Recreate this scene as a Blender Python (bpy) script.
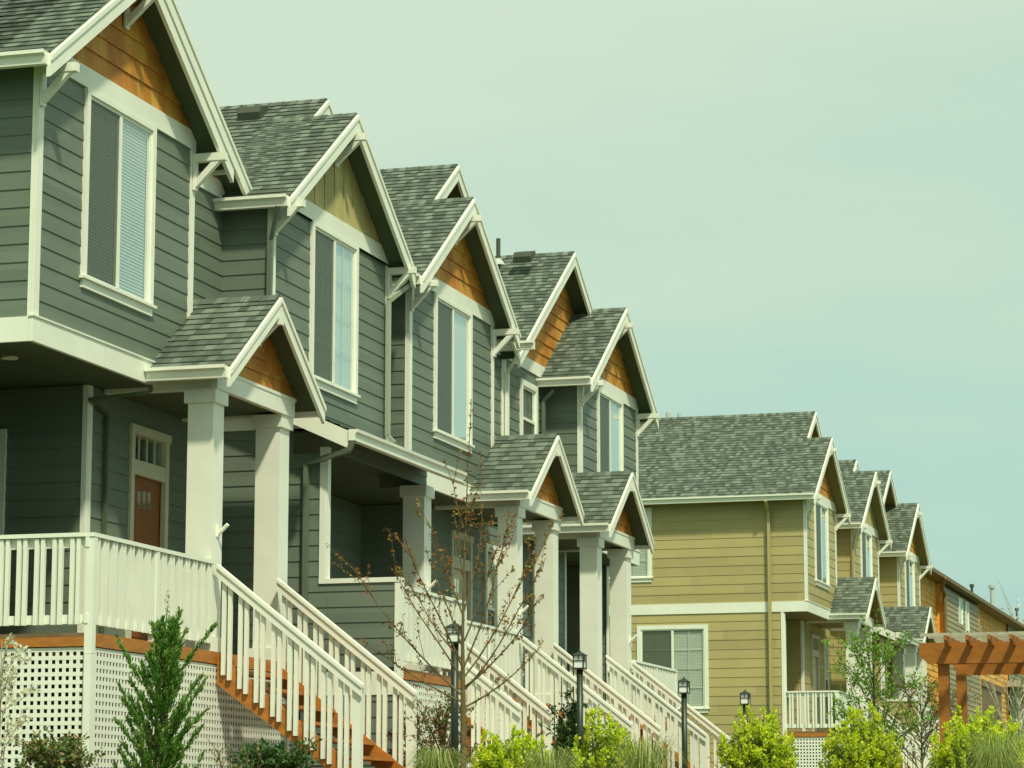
import bpy, math, random
from math import radians, sin, cos, pi, sqrt, floor, ceil
from mathutils import Vector
R_ = random.Random(7)
S = bpy.context.scene
for o in list(bpy.data.objects): bpy.data.objects.remove(o)

# ---------------------------------------------------------------- camera
cd = bpy.data.cameras.new('camera'); cam = bpy.data.objects.new('camera', cd)
S.collection.objects.link(cam); S.camera = cam
cd.sensor_width = 36; cd.lens = 2746/1024*36
cd.clip_start = .5; cd.clip_end = 3000
cam.location = (0, 0, 1.6)
cam.rotation_euler = (radians(90+9.164), 0, radians(16.634))

# ---------------------------------------------------------------- sun and sky
SUN = Vector((.38, -.45, .77)).normalized()
sun = bpy.data.lights.new('sun', 'SUN'); sun.energy = 3.6; sun.angle = radians(3.5)
sun.color = (1.0, .985, .74)
so = bpy.data.objects.new('sun', sun); S.collection.objects.link(so)
so.rotation_euler = SUN.to_track_quat('Z', 'Y').to_euler()
so.location = (20, -20, 40)
el = math.asin(SUN.z); az = math.atan2(SUN.x, SUN.y)
W = bpy.data.worlds.new('World'); S.world = W; W.use_nodes = True
nt = W.node_tree; nt.nodes.clear(); N = nt.nodes; L = nt.links
out = N.new('ShaderNodeOutputWorld'); bg = N.new('ShaderNodeBackground'); bg.inputs[1].default_value = .10
sky = N.new('ShaderNodeTexSky'); sky.sky_type = 'NISHITA'; sky.sun_disc = False
sky.sun_elevation = el; sky.sun_rotation = az; sky.air_density = 1.2; sky.dust_density = 2.5
tc = N.new('ShaderNodeTexCoord'); sep = N.new('ShaderNodeSeparateXYZ'); L.new(tc.outputs['Generated'], sep.inputs[0])
# thin high cloud: paler and greener upwards, clearer teal sky lower down
mp = N.new('ShaderNodeMapping'); mp.inputs['Scale'].default_value = (1.6, 1.6, 7.0); L.new(tc.outputs['Generated'], mp.inputs[0])
mp.inputs['Rotation'].default_value = (.18, .1, .3)
no = N.new('ShaderNodeTexNoise'); no.inputs['Scale'].default_value = 2.3; no.inputs['Detail'].default_value = 5; no.inputs['Roughness'].default_value = .55
L.new(mp.outputs[0], no.inputs[0])
ma = N.new('ShaderNodeMath'); ma.operation = 'MULTIPLY_ADD'; L.new(no.outputs[0], ma.inputs[0]); ma.inputs[1].default_value = .27
L.new(sep.outputs[2], ma.inputs[2])
dl = N.new('ShaderNodeMath'); dl.operation = 'MULTIPLY_ADD'; L.new(sep.outputs[0], dl.inputs[0]); dl.inputs[1].default_value = -.16; L.new(ma.outputs[0], dl.inputs[2])
cr = N.new('ShaderNodeValToRGB'); L.new(dl.outputs[0], cr.inputs[0])
e = cr.color_ramp.elements
e[0].position = .19; e[0].color = (3.75, 6.75, 6.4, 1)
e[1].position = .46; e[1].color = (6.8, 8.35, 6.5, 1)
k = cr.color_ramp.elements.new(.315); k.color = (5.3, 7.55, 6.3, 1)
# ColorRamp clamps nothing above 1 in Cycles
mx = N.new('ShaderNodeMix'); mx.data_type = 'RGBA'; mx.inputs[0].default_value = .88
tint = N.new('ShaderNodeMix'); tint.data_type = 'RGBA'; tint.blend_type = 'MULTIPLY'; tint.inputs[0].default_value = 1
L.new(sky.outputs[0], tint.inputs[6]); tint.inputs[7].default_value = (1.1, 1.05, .7, 1)
L.new(tint.outputs[2], mx.inputs[6]); L.new(cr.outputs[0], mx.inputs[7])
L.new(mx.outputs[2], bg.inputs[0]); L.new(bg.outputs[0], out.inputs[0])
S.view_settings.view_transform = 'Standard'; S.view_settings.look = 'None'
S.view_settings.exposure = 0.0; S.view_settings.gamma = 1
S.render.engine = 'CYCLES'
S.render.resolution_x = 1024; S.render.resolution_y = 768

# ---------------------------------------------------------------- materials
class NT:
    def __init__(s, m):
        s.m = m; m.use_nodes = True; s.t = m.node_tree; s.b = s.t.nodes['Principled BSDF']
    def n(s, t, **kw):
        x = s.t.nodes.new(t)
        for k_, v in kw.items(): setattr(x, k_, v)
        return x
    def l(s, a, b): s.t.links.new(a, b)
    def math(s, op, a, b=None, c=None):
        x = s.n('ShaderNodeMath', operation=op)
        for i, v in enumerate((a, b, c)):
            if v is None: continue
            if isinstance(v, (int, float)): x.inputs[i].default_value = v
            else: s.l(v, x.inputs[i])
        return x.outputs[0]
    def ramp(s, f, els):
        x = s.n('ShaderNodeValToRGB'); s.l(f, x.inputs[0]); r = x.color_ramp
        r.elements[0].position, r.elements[0].color = els[0][0], (*els[0][1], 1)
        r.elements[1].position, r.elements[1].color = els[-1][0], (*els[-1][1], 1)
        for p, c in els[1:-1]: r.elements.new(p).color = (*c, 1)
        return x.outputs[0]
    def noise(s, scale, detail=4, vec=None, rough=.55):
        x = s.n('ShaderNodeTexNoise'); x.inputs['Scale'].default_value = scale; x.inputs['Detail'].default_value = detail
        x.inputs['Roughness'].default_value = rough
        if vec is not None: s.l(vec, x.inputs[0])
        return x.outputs[0]
    def bump(s, h, st=.3, d=.01):
        x = s.n('ShaderNodeBump'); x.inputs['Strength'].default_value = st; x.inputs['Distance'].default_value = d
        s.l(h, x.inputs['Height']); s.l(x.outputs[0], s.b.inputs['Normal'])
def mat(name, rough=.6):
    m = bpy.data.materials.new(name); q = NT(m); q.b.inputs['Roughness'].default_value = rough; return m, q
def objc(q, sc=(1, 1, 1)):
    t = q.n('ShaderNodeTexCoord'); m_ = q.n('ShaderNodeMapping'); m_.inputs['Scale'].default_value = sc
    q.l(t.outputs['Object'], m_.inputs[0]); return m_.outputs[0]
def uvxy(q):
    t = q.n('ShaderNodeTexCoord'); x = q.n('ShaderNodeSeparateXYZ'); q.l(t.outputs['UV'], x.inputs[0]); return x.outputs[0], x.outputs[1]
def simple(name, c, var=.06, sc=3, rough=.6, bump=0, bs=40, stretch=(1, 1, 1)):
    m, q = mat(name, rough)
    f = q.noise(sc, 5, objc(q, stretch))
    q.l(q.ramp(f, [(.3, tuple(v*(1-var) for v in c)), (.7, tuple(min(1, v*(1+var)) for v in c))]), q.b.inputs['Base Color'])
    if bump: q.bump(q.noise(bs, 3, objc(q)), bump, .004)
    return m
def lapmat(name, c, exp=.172):
    m, q = mat(name, .55); u, v = uvxy(q)
    row = q.math('FLOOR', q.math('DIVIDE', v, exp))
    brd = q.math('FLOOR', q.math('ADD', q.math('DIVIDE', u, 3.6), q.math('MULTIPLY', row, .37)))
    cx = q.n('ShaderNodeCombineXYZ'); q.l(row, cx.inputs[0]); q.l(brd, cx.inputs[1])
    wn = q.n('ShaderNodeTexWhiteNoise'); q.l(cx.outputs[0], wn.inputs[0])
    g = q.noise(1.3, 4, objc(q, (1, 1, .6))); w2 = q.noise(9, 5, objc(q, (.35, .35, 3)))
    f = q.math('ADD', q.math('MULTIPLY', wn.outputs[0], .42), q.math('ADD', q.math('MULTIPLY', g, .40), q.math('MULTIPLY', w2, .28)))
    q.l(q.ramp(f, [(.25, tuple(a*.86 for a in c)), (.8, tuple(a*1.14 for a in c))]), q.b.inputs['Base Color'])
    jf = q.math('FRACT', q.math('ADD', q.math('DIVIDE', u, 3.6), q.math('MULTIPLY', row, .37)))
    jt = q.math('LESS_THAN', jf, .0022)      # butt joints between board lengths
    q.bump(q.math('SUBTRACT', q.math('MULTIPLY', w2, .4), q.math('MULTIPLY', jt, 3)), .35, .003); return m
def shinglemat(name):
    m, q = mat(name, .9); u, v = uvxy(q)
    row = q.math('FLOOR', q.math('DIVIDE', v, .14))
    wr = q.n('ShaderNodeTexWhiteNoise', noise_dimensions='1D'); q.l(row, wr.inputs['W'])
    uu = q.math('ADD', q.math('DIVIDE', u, .105), q.math('MULTIPLY', wr.outputs[0], 9))
    wob = q.noise(2.3, 2)  # uneven tab widths
    cx0 = q.n('ShaderNodeCombineXYZ'); q.l(q.math('MULTIPLY', uu, .55), cx0.inputs[0]); q.l(q.math('MULTIPLY', row, 3.1), cx0.inputs[1])
    nz = q.noise(1.0, 1, cx0.outputs[0]); uu = q.math('ADD', uu, q.math('MULTIPLY', nz, .7))
    cx = q.n('ShaderNodeCombineXYZ'); q.l(q.math('FLOOR', uu), cx.inputs[0]); q.l(row, cx.inputs[1])
    wn = q.n('ShaderNodeTexWhiteNoise'); q.l(cx.outputs[0], wn.inputs[0])
    gr = q.noise(160, 2, objc(q)); big = q.noise(.7, 3, objc(q))
    f = q.math('ADD', q.math('MULTIPLY', wn.outputs[0], .72), q.math('ADD', q.math('MULTIPLY', gr, .2), q.math('MULTIPLY', big, .16)))
    q.l(q.ramp(f, [(.12, (.054, .069, .050)), (.42, (.085, .106, .080)), (.68, (.122, .150, .114)), (.98, (.20, .238, .185))]), q.b.inputs['Base Color'])
    q.bump(q.math('ADD', q.math('MULTIPLY', wn.outputs[0], .8), q.math('MULTIPLY', gr, .3)), .5, .012); return m
def cedarmat(name, lo, mid, hi, row=.21, tab=.19):
    m, q = mat(name, .7); u, v = uvxy(q)
    rw = q.math('FLOOR', q.math('DIVIDE', v, row))
    wr = q.n('ShaderNodeTexWhiteNoise', noise_dimensions='1D'); q.l(rw, wr.inputs['W'])
    uu = q.math('ADD', q.math('DIVIDE', u, tab), q.math('MULTIPLY', wr.outputs[0], 9))
    cx = q.n('ShaderNodeCombineXYZ'); q.l(q.math('FLOOR', uu), cx.inputs[0]); q.l(rw, cx.inputs[1])
    wn = q.n('ShaderNodeTexWhiteNoise'); q.l(cx.outputs[0], wn.inputs[0])
    g = q.noise(30, 4, objc(q, (1, 1, .08))); b = q.noise(1.9, 4, objc(q))
    f = q.math('ADD', q.math('MULTIPLY', wn.outputs[0], .20), q.math('ADD', q.math('MULTIPLY', g, .30), q.math('MULTIPLY', b, .62)))
    q.l(q.ramp(f, [(.3, lo), (.55, mid), (.8, hi)]), q.b.inputs['Base Color'])
    fr = q.math('FRACT', uu); gap = q.math('GREATER_THAN', q.math('ABSOLUTE', q.math('SUBTRACT', fr, .5)), .475)
    q.bump(q.math('SUBTRACT', q.math('MULTIPLY', g, .3), gap), .5, .008); return m
def leafmat(name, cols, rough=.5, tr=.35, sc=1.2):
    m, q = mat(name, rough); g = q.n('ShaderNodeNewGeometry'); b = q.noise(sc, 2, objc(q))
    f = q.math('ADD', q.math('MULTIPLY', g.outputs['Random Per Island'], .75), q.math('MULTIPLY', b, .3))
    n_ = len(cols); c = q.ramp(f, [(.08+.84*i/(n_-1), cols[i]) for i in range(n_)]); q.l(c, q.b.inputs['Base Color'])
    t = q.n('ShaderNodeBsdfTranslucent'); q.l(c, t.inputs[0]); mi = q.n('ShaderNodeMixShader'); mi.inputs[0].default_value = tr
    o = q.t.nodes['Material Output']; q.l(q.b.outputs[0], mi.inputs[1]); q.l(t.outputs[0], mi.inputs[2]); q.l(mi.outputs[0], o.inputs[0])
    return m

M = {}
M['green'] = lapmat('dark_green_siding', (.140, .171, .128), .187)
M['tan'] = lapmat('olive_tan_siding', (.41, .34, .145), .228)
M['brownsiding'] = lapmat('brown_grey_siding', (.31, .245, .12), .18)
M['olive'] = lapmat('olive_siding', (.24, .24, .12), .16)
M['white'] = simple('white_trim_paint', (.81, .815, .71), .045, 2.2, .5, .12, 60)
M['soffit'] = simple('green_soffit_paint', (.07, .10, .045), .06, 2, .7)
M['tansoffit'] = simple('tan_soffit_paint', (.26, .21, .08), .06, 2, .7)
M['down'] = simple('green_downspout_paint', (.135, .16, .115), .04, 3, .4)
M['downlight'] = simple('pale_green_downspout_paint', (.36, .40, .30), .04, 3, .4)
M['tandown'] = simple('tan_downspout_paint', (.42, .36, .16), .04, 3, .4)
M['shingle'] = shinglemat('asphalt_shingles')
M['cedar'] = cedarmat('stained_cedar_shingles', (.30, .095, .012), (.50, .195, .022), (.62, .36, .06))
M['batten'] = cedarmat('weathered_batten_board', (.30, .25, .12), (.42, .36, .15), (.55, .46, .18), 5, .2)
M['brownshingle'] = cedarmat('orange_cedar_shingles', (.62, .21, .03), (.78, .38, .06), (.86, .56, .15), .2, .22)
M['deckfloor'] = simple('low_bounce_deck_boards', (.17, .11, .05), .25, 5, .8, .2, 30, (1, 9, 1))  # dull brown chosen so the floor bounces less orange light onto the porch
M['deck'] = simple('orange_deck_stain', (.42, .15, .018), .22, 5, .6, .2, 30, (1, 1, 3))
M['pergola'] = simple('pergola_stain', (.34, .122, .012), .2, 4, .6, .2, 30, (1, 1, 3))
M['oldwood'] = simple('weathered_grey_lath', (.42, .40, .30), .15, 9, .8)
M['brown'] = simple('brown_fascia_paint', (.18, .115, .04), .1, 3, .6)
M['door'] = simple('red_brown_door', (.24, .078, .012), .15, 6, .45, 0, 40, (4, 4, .5))
M['cream'] = simple('cream_door_trim', (.60, .57, .42), .05, 3, .5)
M['screen'] = simple('window_screen', (.10, .12, .07), .10, 14, .55)
m, q = mat('woven_window_screen', .6); q.b.inputs['Base Color'].default_value = (.075, .09, .055, 1)
tr = q.n('ShaderNodeBsdfTransparent'); mi = q.n('ShaderNodeMixShader'); mi.inputs[0].default_value = .62
q.l(tr.outputs[0], mi.inputs[1]); q.l(q.b.outputs[0], mi.inputs[2]); q.l(mi.outputs[0], q.t.nodes['Material Output'].inputs[0]); M['screen'] = m
M['blind'] = simple('white_blind', (.64, .64, .56), .05, 3, .5)
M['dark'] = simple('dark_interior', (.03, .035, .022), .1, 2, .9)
M['black'] = simple('black_green_metal', (.022, .034, .018), .15, 8, .4)
M['vent'] = simple('dark_vent_metal', (.055, .065, .04), .15, 6, .5)
M['steel'] = simple('galvanised_flue', (.5, .52, .48), .08, 6, .35)
M['bark'] = simple('young_bark', (.13, .10, .04), .3, 20, .85, .4, 60)
M['palebark'] = simple('pale_bark', (.42, .36, .24), .2, 20, .85)
M['conc'] = simple('concrete', (.40, .38, .32), .10, 2.5, .85, .3, 80)
M['asphalt'] = simple('asphalt', (.05, .05, .048), .2, 30, .9, .4, 200)
M['lawn'] = simple('grass_turf', (.07, .12, .03), .35, 6, .95, .6, 90)
M['mulch'] = simple('bark_mulch', (.10, .06, .03), .4, 40, .95, .7, 90)
m, q = mat('frosted_lantern_glass', .35); q.b.inputs['Base Color'].default_value = (.86, .90, .86, 1); M['frost'] = m
q.l(q.ramp(q.noise(12, 2, objc(q)), [(.3, (.80, .84, .80)), (.7, (.9, .92, .88))]), q.b.inputs['Base Color'])
m, q = mat('window_glass', .04)   # reflective pane one can partly look through
q.b.inputs['Base Color'].default_value = (.55, .72, .70, 1)
q.bump(q.noise(1.1, 2, objc(q)), .05, .05)
tr = q.n('ShaderNodeBsdfTransparent'); tr.inputs[0].default_value = (.95, 1, .98, 1)
gl = q.n('ShaderNodeBsdfGlossy'); gl.inputs['Roughness'].default_value = .04; gl.inputs[0].default_value = (.9, .95, .94, 1)
mi = q.n('ShaderNodeMixShader'); fr = q.n('ShaderNodeLayerWeight'); fr.inputs[0].default_value = .5
q.l(q.math('ADD', q.math('MULTIPLY', q.math('POWER', fr.outputs['Facing'], 2), 1.0), .08), mi.inputs[0]); q.l(tr.outputs[0], mi.inputs[1]); q.l(gl.outputs[0], mi.inputs[2])
q.l(mi.outputs[0], q.t.nodes['Material Output'].inputs[0]); M['glass'] = m
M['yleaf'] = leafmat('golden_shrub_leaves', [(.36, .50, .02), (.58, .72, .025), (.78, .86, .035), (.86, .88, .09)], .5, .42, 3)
M['yleafin'] = leafmat('shaded_inner_shrub_leaves', [(.07, .15, .012), (.17, .28, .018), (.34, .44, .022)], .5, .3, 3)  # greener inner leaves, colour darkened further for shade depth inside the shrub
M['conifer'] = leafmat('juniper_needles', [(.045, .14, .018), (.10, .26, .028), (.18, .38, .04)], .6, .15)
M['tipleaf'] = leafmat('juniper_new_growth', [(.10, .25, .04), (.22, .36, .07), (.45, .42, .18)], .6, .2)
M['redleaf'] = leafmat('maple_buds', [(.12, .035, .012), (.22, .07, .015), (.30, .11, .02), (.34, .16, .03), (.28, .34, .03)], .6, .25)
M['greenleaf'] = leafmat('fresh_green_leaves', [(.09, .22, .02), (.18, .36, .035), (.32, .50, .06)], .5, .35)
M['darkleaf'] = leafmat('dark_evergreen_leaves', [(.02, .06, .015), (.045, .12, .02), (.08, .18, .03)], .45, .15)
M['mixleaf'] = leafmat('low_shrub_leaves', [(.04, .10, .02), (.10, .19, .04), (.20, .25, .07), (.38, .20, .07)], .5, .2)
M['redshrub'] = leafmat('red_green_leaves', [(.06, .14, .02), (.10, .16, .03), (.22, .09, .03), (.36, .15, .05)], .5, .25)
M['blossom'] = leafmat('cream_blossom', [(.78, .76, .62), (.84, .82, .70), (.50, .52, .18)], .6, .3)
M['blade'] = leafmat('ornamental_grass_blades', [(.10, .20, .03), (.20, .30, .04), (.36, .42, .10), (.52, .46, .22)], .6, .25)

# ---------------------------------------------------------------- mesh builder
def uv_of(p, n):
    a = [abs(x) for x in n]
    if a[2] >= a[0] and a[2] >= a[1]: return (p[0], p[1])
    if a[0] >= a[1]: return (p[1], p[2])
    return (p[0], p[2])
class MB:
    def __init__(s): s.v = []; s.f = []; s.u = []; s.cuts = []
    def cut(s): s.cuts.append((len(s.v), len(s.f), len(s.u))); return s
    def face(s, pts, uv=None):
        i = len(s.v); s.v += [tuple(p) for p in pts]; s.f.append(tuple(range(i, i+len(pts))))
        if uv is None:
            a, b, c = Vector(pts[0]), Vector(pts[1]), Vector(pts[2]); n = (b-a).cross(c-a); uv = [uv_of(p, n) for p in pts]
        s.u += uv
    def box(s, x0, x1, y0, y1, z0, z1):
        if x0 > x1: x0, x1 = x1, x0
        if y0 > y1: y0, y1 = y1, y0
        a, b, c, d = (x0, y0), (x1, y0), (x1, y1), (x0, y1)
        P = lambda p, z: (p[0], p[1], z)
        s.face([P(d, z0), P(c, z0), P(b, z0), P(a, z0)]); s.face([P(a, z1), P(b, z1), P(c, z1), P(d, z1)])
        for p, q_ in ((a, b), (b, c), (c, d), (d, a)): s.face([P(p, z0), P(q_, z0), P(q_, z1), P(p, z1)])
        return s
    def prism(s, poly, vec):
        v = Vector(vec); top = [Vector(p)+v for p in poly]; s.face(poly[::-1]); s.face(top)
        for i in range(len(poly)):
            j = (i+1) % len(poly); s.face([poly[i], poly[j], top[j], top[i]])
        return s
    def beam(s, p, q_, w, h, up=(0, 0, 1)):
        p, q_ = Vector(p), Vector(q_); d = (q_-p).normalized(); u = Vector(up); sd = d.cross(u).normalized(); u = sd.cross(d)
        s.prism([p+sd*w/2+u*h/2, p-sd*w/2+u*h/2, p-sd*w/2-u*h/2, p+sd*w/2-u*h/2], q_-p); return s
    def tube(s, pts, rad, n=6, cap=True):
        rings = []
        for i, p in enumerate(pts):
            p = Vector(p); a = Vector(pts[max(i-1, 0)]); b = Vector(pts[min(i+1, len(pts)-1)]); d = (b-a).normalized()
            x = d.cross(Vector((0, 0, 1)) if abs(d.z) < .9 else Vector((1, 0, 0))).normalized(); y = d.cross(x)
            r = rad[i] if isinstance(rad, (list, tuple)) else rad
            rings.append([p+x*r*cos(2*pi*k_/n)+y*r*sin(2*pi*k_/n) for k_ in range(n)])
        base = len(s.v)
        for r in rings: s.v += [tuple(p) for p in r]
        for i in range(len(rings)-1):
            for k_ in range(n):
                a = base+i*n+k_; b = base+i*n+(k_+1) % n; s.f.append((a, b, b+n, a+n)); s.u += [(0, 0), (1, 0), (1, 1), (0, 1)]
        if cap:
            s.f.append(tuple(base+(len(rings)-1)*n+k_ for k_ in range(n))); s.u += [(0, 0)]*n
            s.f.append(tuple(base+n-1-k_ for k_ in range(n))); s.u += [(0, 0)]*n
        return s
    def leaf(s, p, d, ln, w, nrm):
        p = Vector(p); d = Vector(d).normalized(); n = Vector(nrm); sd = d.cross(n)
        if sd.length < 1e-3: sd = d.orthogonal()
        sd.normalize(); up = sd.cross(d)
        i = len(s.v)
        s.v += [tuple(p), tuple(p+d*ln*.5+sd*w*.5+up*w*.1), tuple(p+d*ln), tuple(p+d*ln*.5-sd*w*.5+up*w*.1)]
        s.f.append((i, i+1, i+2, i+3)); s.u += [(0, 0)]*4
    def build(s, name, m_, parent=None, smooth=False):
        if s.cuts:      # one object per piece
            c = [(0, 0, 0)]+s.cuts+[(len(s.v), len(s.f), len(s.u))]; o = None
            for a, b in zip(c, c[1:]):
                if b[1] == a[1]: continue
                p = MB(); p.v = s.v[a[0]:b[0]]; p.f = [tuple(i-a[0] for i in f) for f in s.f[a[1]:b[1]]]; p.u = s.u[a[2]:b[2]]
                q_ = p.build(name, m_, parent, smooth); o = o or q_
            return o
        off = Vector((0, 0, 0)); p = parent
        while p is not None: off += p.location; p = p.parent
        me = bpy.data.meshes.new(name); me.from_pydata([tuple(Vector(v)-off) for v in s.v], [], s.f)
        ul = me.uv_layers.new(name='UVMap'); ul.data.foreach_set('uv', [c for u in s.u for c in u])
        me.materials.append(M[m_] if isinstance(m_, str) else m_)
        if smooth: me.polygons.foreach_set('use_smooth', [True]*len(me.polygons))
        o = bpy.data.objects.new(name, me); S.collection.objects.link(o); o.parent = parent
        if parent is None: pass
        return o
def thing(name, loc, label, cat, group=None):
    o = bpy.data.objects.new(name, None); S.collection.objects.link(o); o.location = loc; o.empty_display_size = .3
    o['label'] = label; o['category'] = cat
    if group: o['group'] = group
    return o
def struct(o): o['kind'] = 'structure'; return o

# lap siding with real overlapping courses. ax='x': plane x=c, runs along y ; ax='y': plane y=c, runs along x. sg = outward sign
LAP = [.187]
def lap(mb, ax, c, a0, a1, z0, z1, sg, holes=(), exp=None, dep=.011, zref=0.0):
    exp = exp or LAP[0]
    if a0 > a1: a0, a1 = a1, a0
    ks = range(int(floor((z0-zref)/exp)), int(ceil((z1-zref)/exp))+1)
    zs = sorted({z0, z1} | {zref+k_*exp for k_ in ks if z0 < zref+k_*exp < z1} | {h for H in holes for h in (H[2], H[3]) if z0 < h < z1})
    def pt(a, z, o): return (c+sg*o, a, z) if ax == 'x' else (a, c+sg*o, z)
    for i in range(len(zs)-1):
        za, zb = zs[i], zs[i+1]
        if zb-za < 1e-4: continue
        zm = (za+zb)/2; k_ = floor((zm-zref)/exp); kb = zref+k_*exp
        oa = dep*(1-(za-kb)/exp)+.002; ob = dep*(1-(zb-kb)/exp)+.002
        iv = [(a0, a1)]
        for H in holes:
            if H[2] < zm < H[3]:
                iv = [w for (p, q_) in iv for w in ((p, min(q_, H[0])), (max(p, H[1]), q_)) if w[1]-w[0] > 1e-3]
        for p, q_ in iv:
            mb.face([pt(p, za, oa), pt(q_, za, oa), pt(q_, zb, ob), pt(p, zb, ob)], [(p, za+.001), (q_, za+.001), (q_, zb-.001), (p, zb-.001)])
            if abs(za-kb) < 1e-4: mb.face([pt(p, za, .0), pt(q_, za, .0), pt(q_, za, oa), pt(p, za, oa)], [(p, za+.01)]*4)

# a roof slope: ridge line (yr,zr) to eave (ye,ze), running x0..x1, built of lapped courses
def slope(mb, x0, x1, yr, zr, ye, ze, exp=.14):
    d = Vector((0, ye-yr, ze-zr)); ln = d.length; d.normalize(); n = Vector((0, -d.z, d.y))
    if n.z < 0: n = -n
    nn = int(ceil(ln/exp)); R0 = Vector((0, yr, zr))
    for i in range(nn):
        a = max(0, ln-(nn-i)*exp); b = ln-(nn-1-i)*exp
        pa = R0+d*a+n*.003; pb = R0+d*b+n*.017; pc = R0+d*b+n*.0
        va, vb = (i+.02)*exp, (i+.98)*exp
        mb.face([(x0, pa.y, pa.z), (x1, pa.y, pa.z), (x1, pb.y, pb.z), (x0, pb.y, pb.z)], [(x0, va), (x1, va), (x1, vb), (x0, vb)])
        mb.face([(x0, pb.y, pb.z), (x1, pb.y, pb.z), (x1, pc.y, pc.z), (x0, pc.y, pc.z)], [(x0, vb), (x1, vb), (x1, vb), (x0, vb)])
def roof_block(root, name, x0, x1, ya, za, sides, sof, thick=.09):
    # sides: list of (y_end, slope, front face end?)
    mb = MB(); sb = MB()
    for ye, sl in sides:
        ze = za-sl*abs(ye-ya); slope(mb, x0, x1, ya, za, ye, ze)
        for xx, sgn in ((x1, 1),):   # dark shingle edge along the rake
            mb.face([(xx, ya, za+.012), (xx, ye, ze+.012), (xx, ye, ze-.012), (xx, ya, za-.012)])
        sb.cut(); sb.prism([(x0, ya, za-.006), (x0, ye, ze-.006), (x0, ye, ze-thick), (x0, ya, za-thick)], (x1-x0-.01, 0, 0))
    n = int((x1-x0)/.2)+1
    for i in range(n):      # lapped ridge caps
        xa, xb_ = x1-(i)*.2, max(x0, x1-(i+1)*.2)
        for ye, sl in sides:
            sg = 1 if ye > ya else -1; w = .12
            mb.face([(xa, ya, za+.026), (xb_, ya, za+.020), (xb_, ya+sg*w, za+.020-sl*w), (xa, ya+sg*w, za+.026-sl*w)], [(xa, 50.01), (xb_+.001, 50.01), (xb_+.001, 50.12), (xa, 50.12)])
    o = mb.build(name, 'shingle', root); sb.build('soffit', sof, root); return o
def rake(mb, x, ya, za, ye, ze, h=.225, t=.045, drop=.012, shadow=True):
    mb.cut()
    mb.prism([(x, ya, za-drop), (x, ye, ze-drop), (x, ye, ze-drop-h), (x, ya, za-drop-h)], (t, 0, 0))
    mb.prism([(x+t, ya, za-drop-.002), (x+t, ye, ze-drop-.002), (x+t, ye, ze-drop-.06), (x+t, ya, za-drop-.06)], (.018, 0, 0))
def gutter_x(mb, y, side, x0, x1, z, h=.13, w=.12):   # eave gutter running along x
    y1 = y+side*w; mb.cut()
    mb.prism([(x0, y, z), (x0, y1, z), (x0, y1-side*.005, z-.035), (x0, y1-side*.03, z-.05), (x0, y1-side*.04, z-h), (x0, y, z-h)], (x1-x0, 0, 0))
    mb.box(x0, x1, y1, y1+side*.012, z-.03, z+.008)
def gable_rows(mb, x, yc, zb, za, sl, row=.21, dep=.02, yclip=None):
    n = int(ceil((za-zb)/row))
    for i in range(n):
        z0 = zb+i*row; z1 = min(zb+(i+1)*row, za-.001)
        def L_(z): return yc-(za-z)/sl
        def R2(z): return yc+(za-z)/sl
        a0, b0, a1, b1 = L_(z0), R2(z0), L_(z1), R2(z1)
        if yclip: a0, a1 = max(a0, yclip[0]), max(a1, yclip[0]); b0, b1 = min(b0, yclip[1]), min(b1, yclip[1])
        if b0 <= a0: continue
        mb.face([(x+dep, a0, z0), (x+dep, b0, z0), (x+.002, max(b1, a1), z1), (x+.002, a1, z1)], [(a0, z0-zb+.001), (b0, z0-zb+.001), (b1, z1-zb-.001), (a1, z1-zb-.001)])
        mb.face([(x, a0, z0), (x, b0, z0), (x+dep, b0, z0), (x+dep, a0, z0)], [(a0, z0-zb)]*4)

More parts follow.
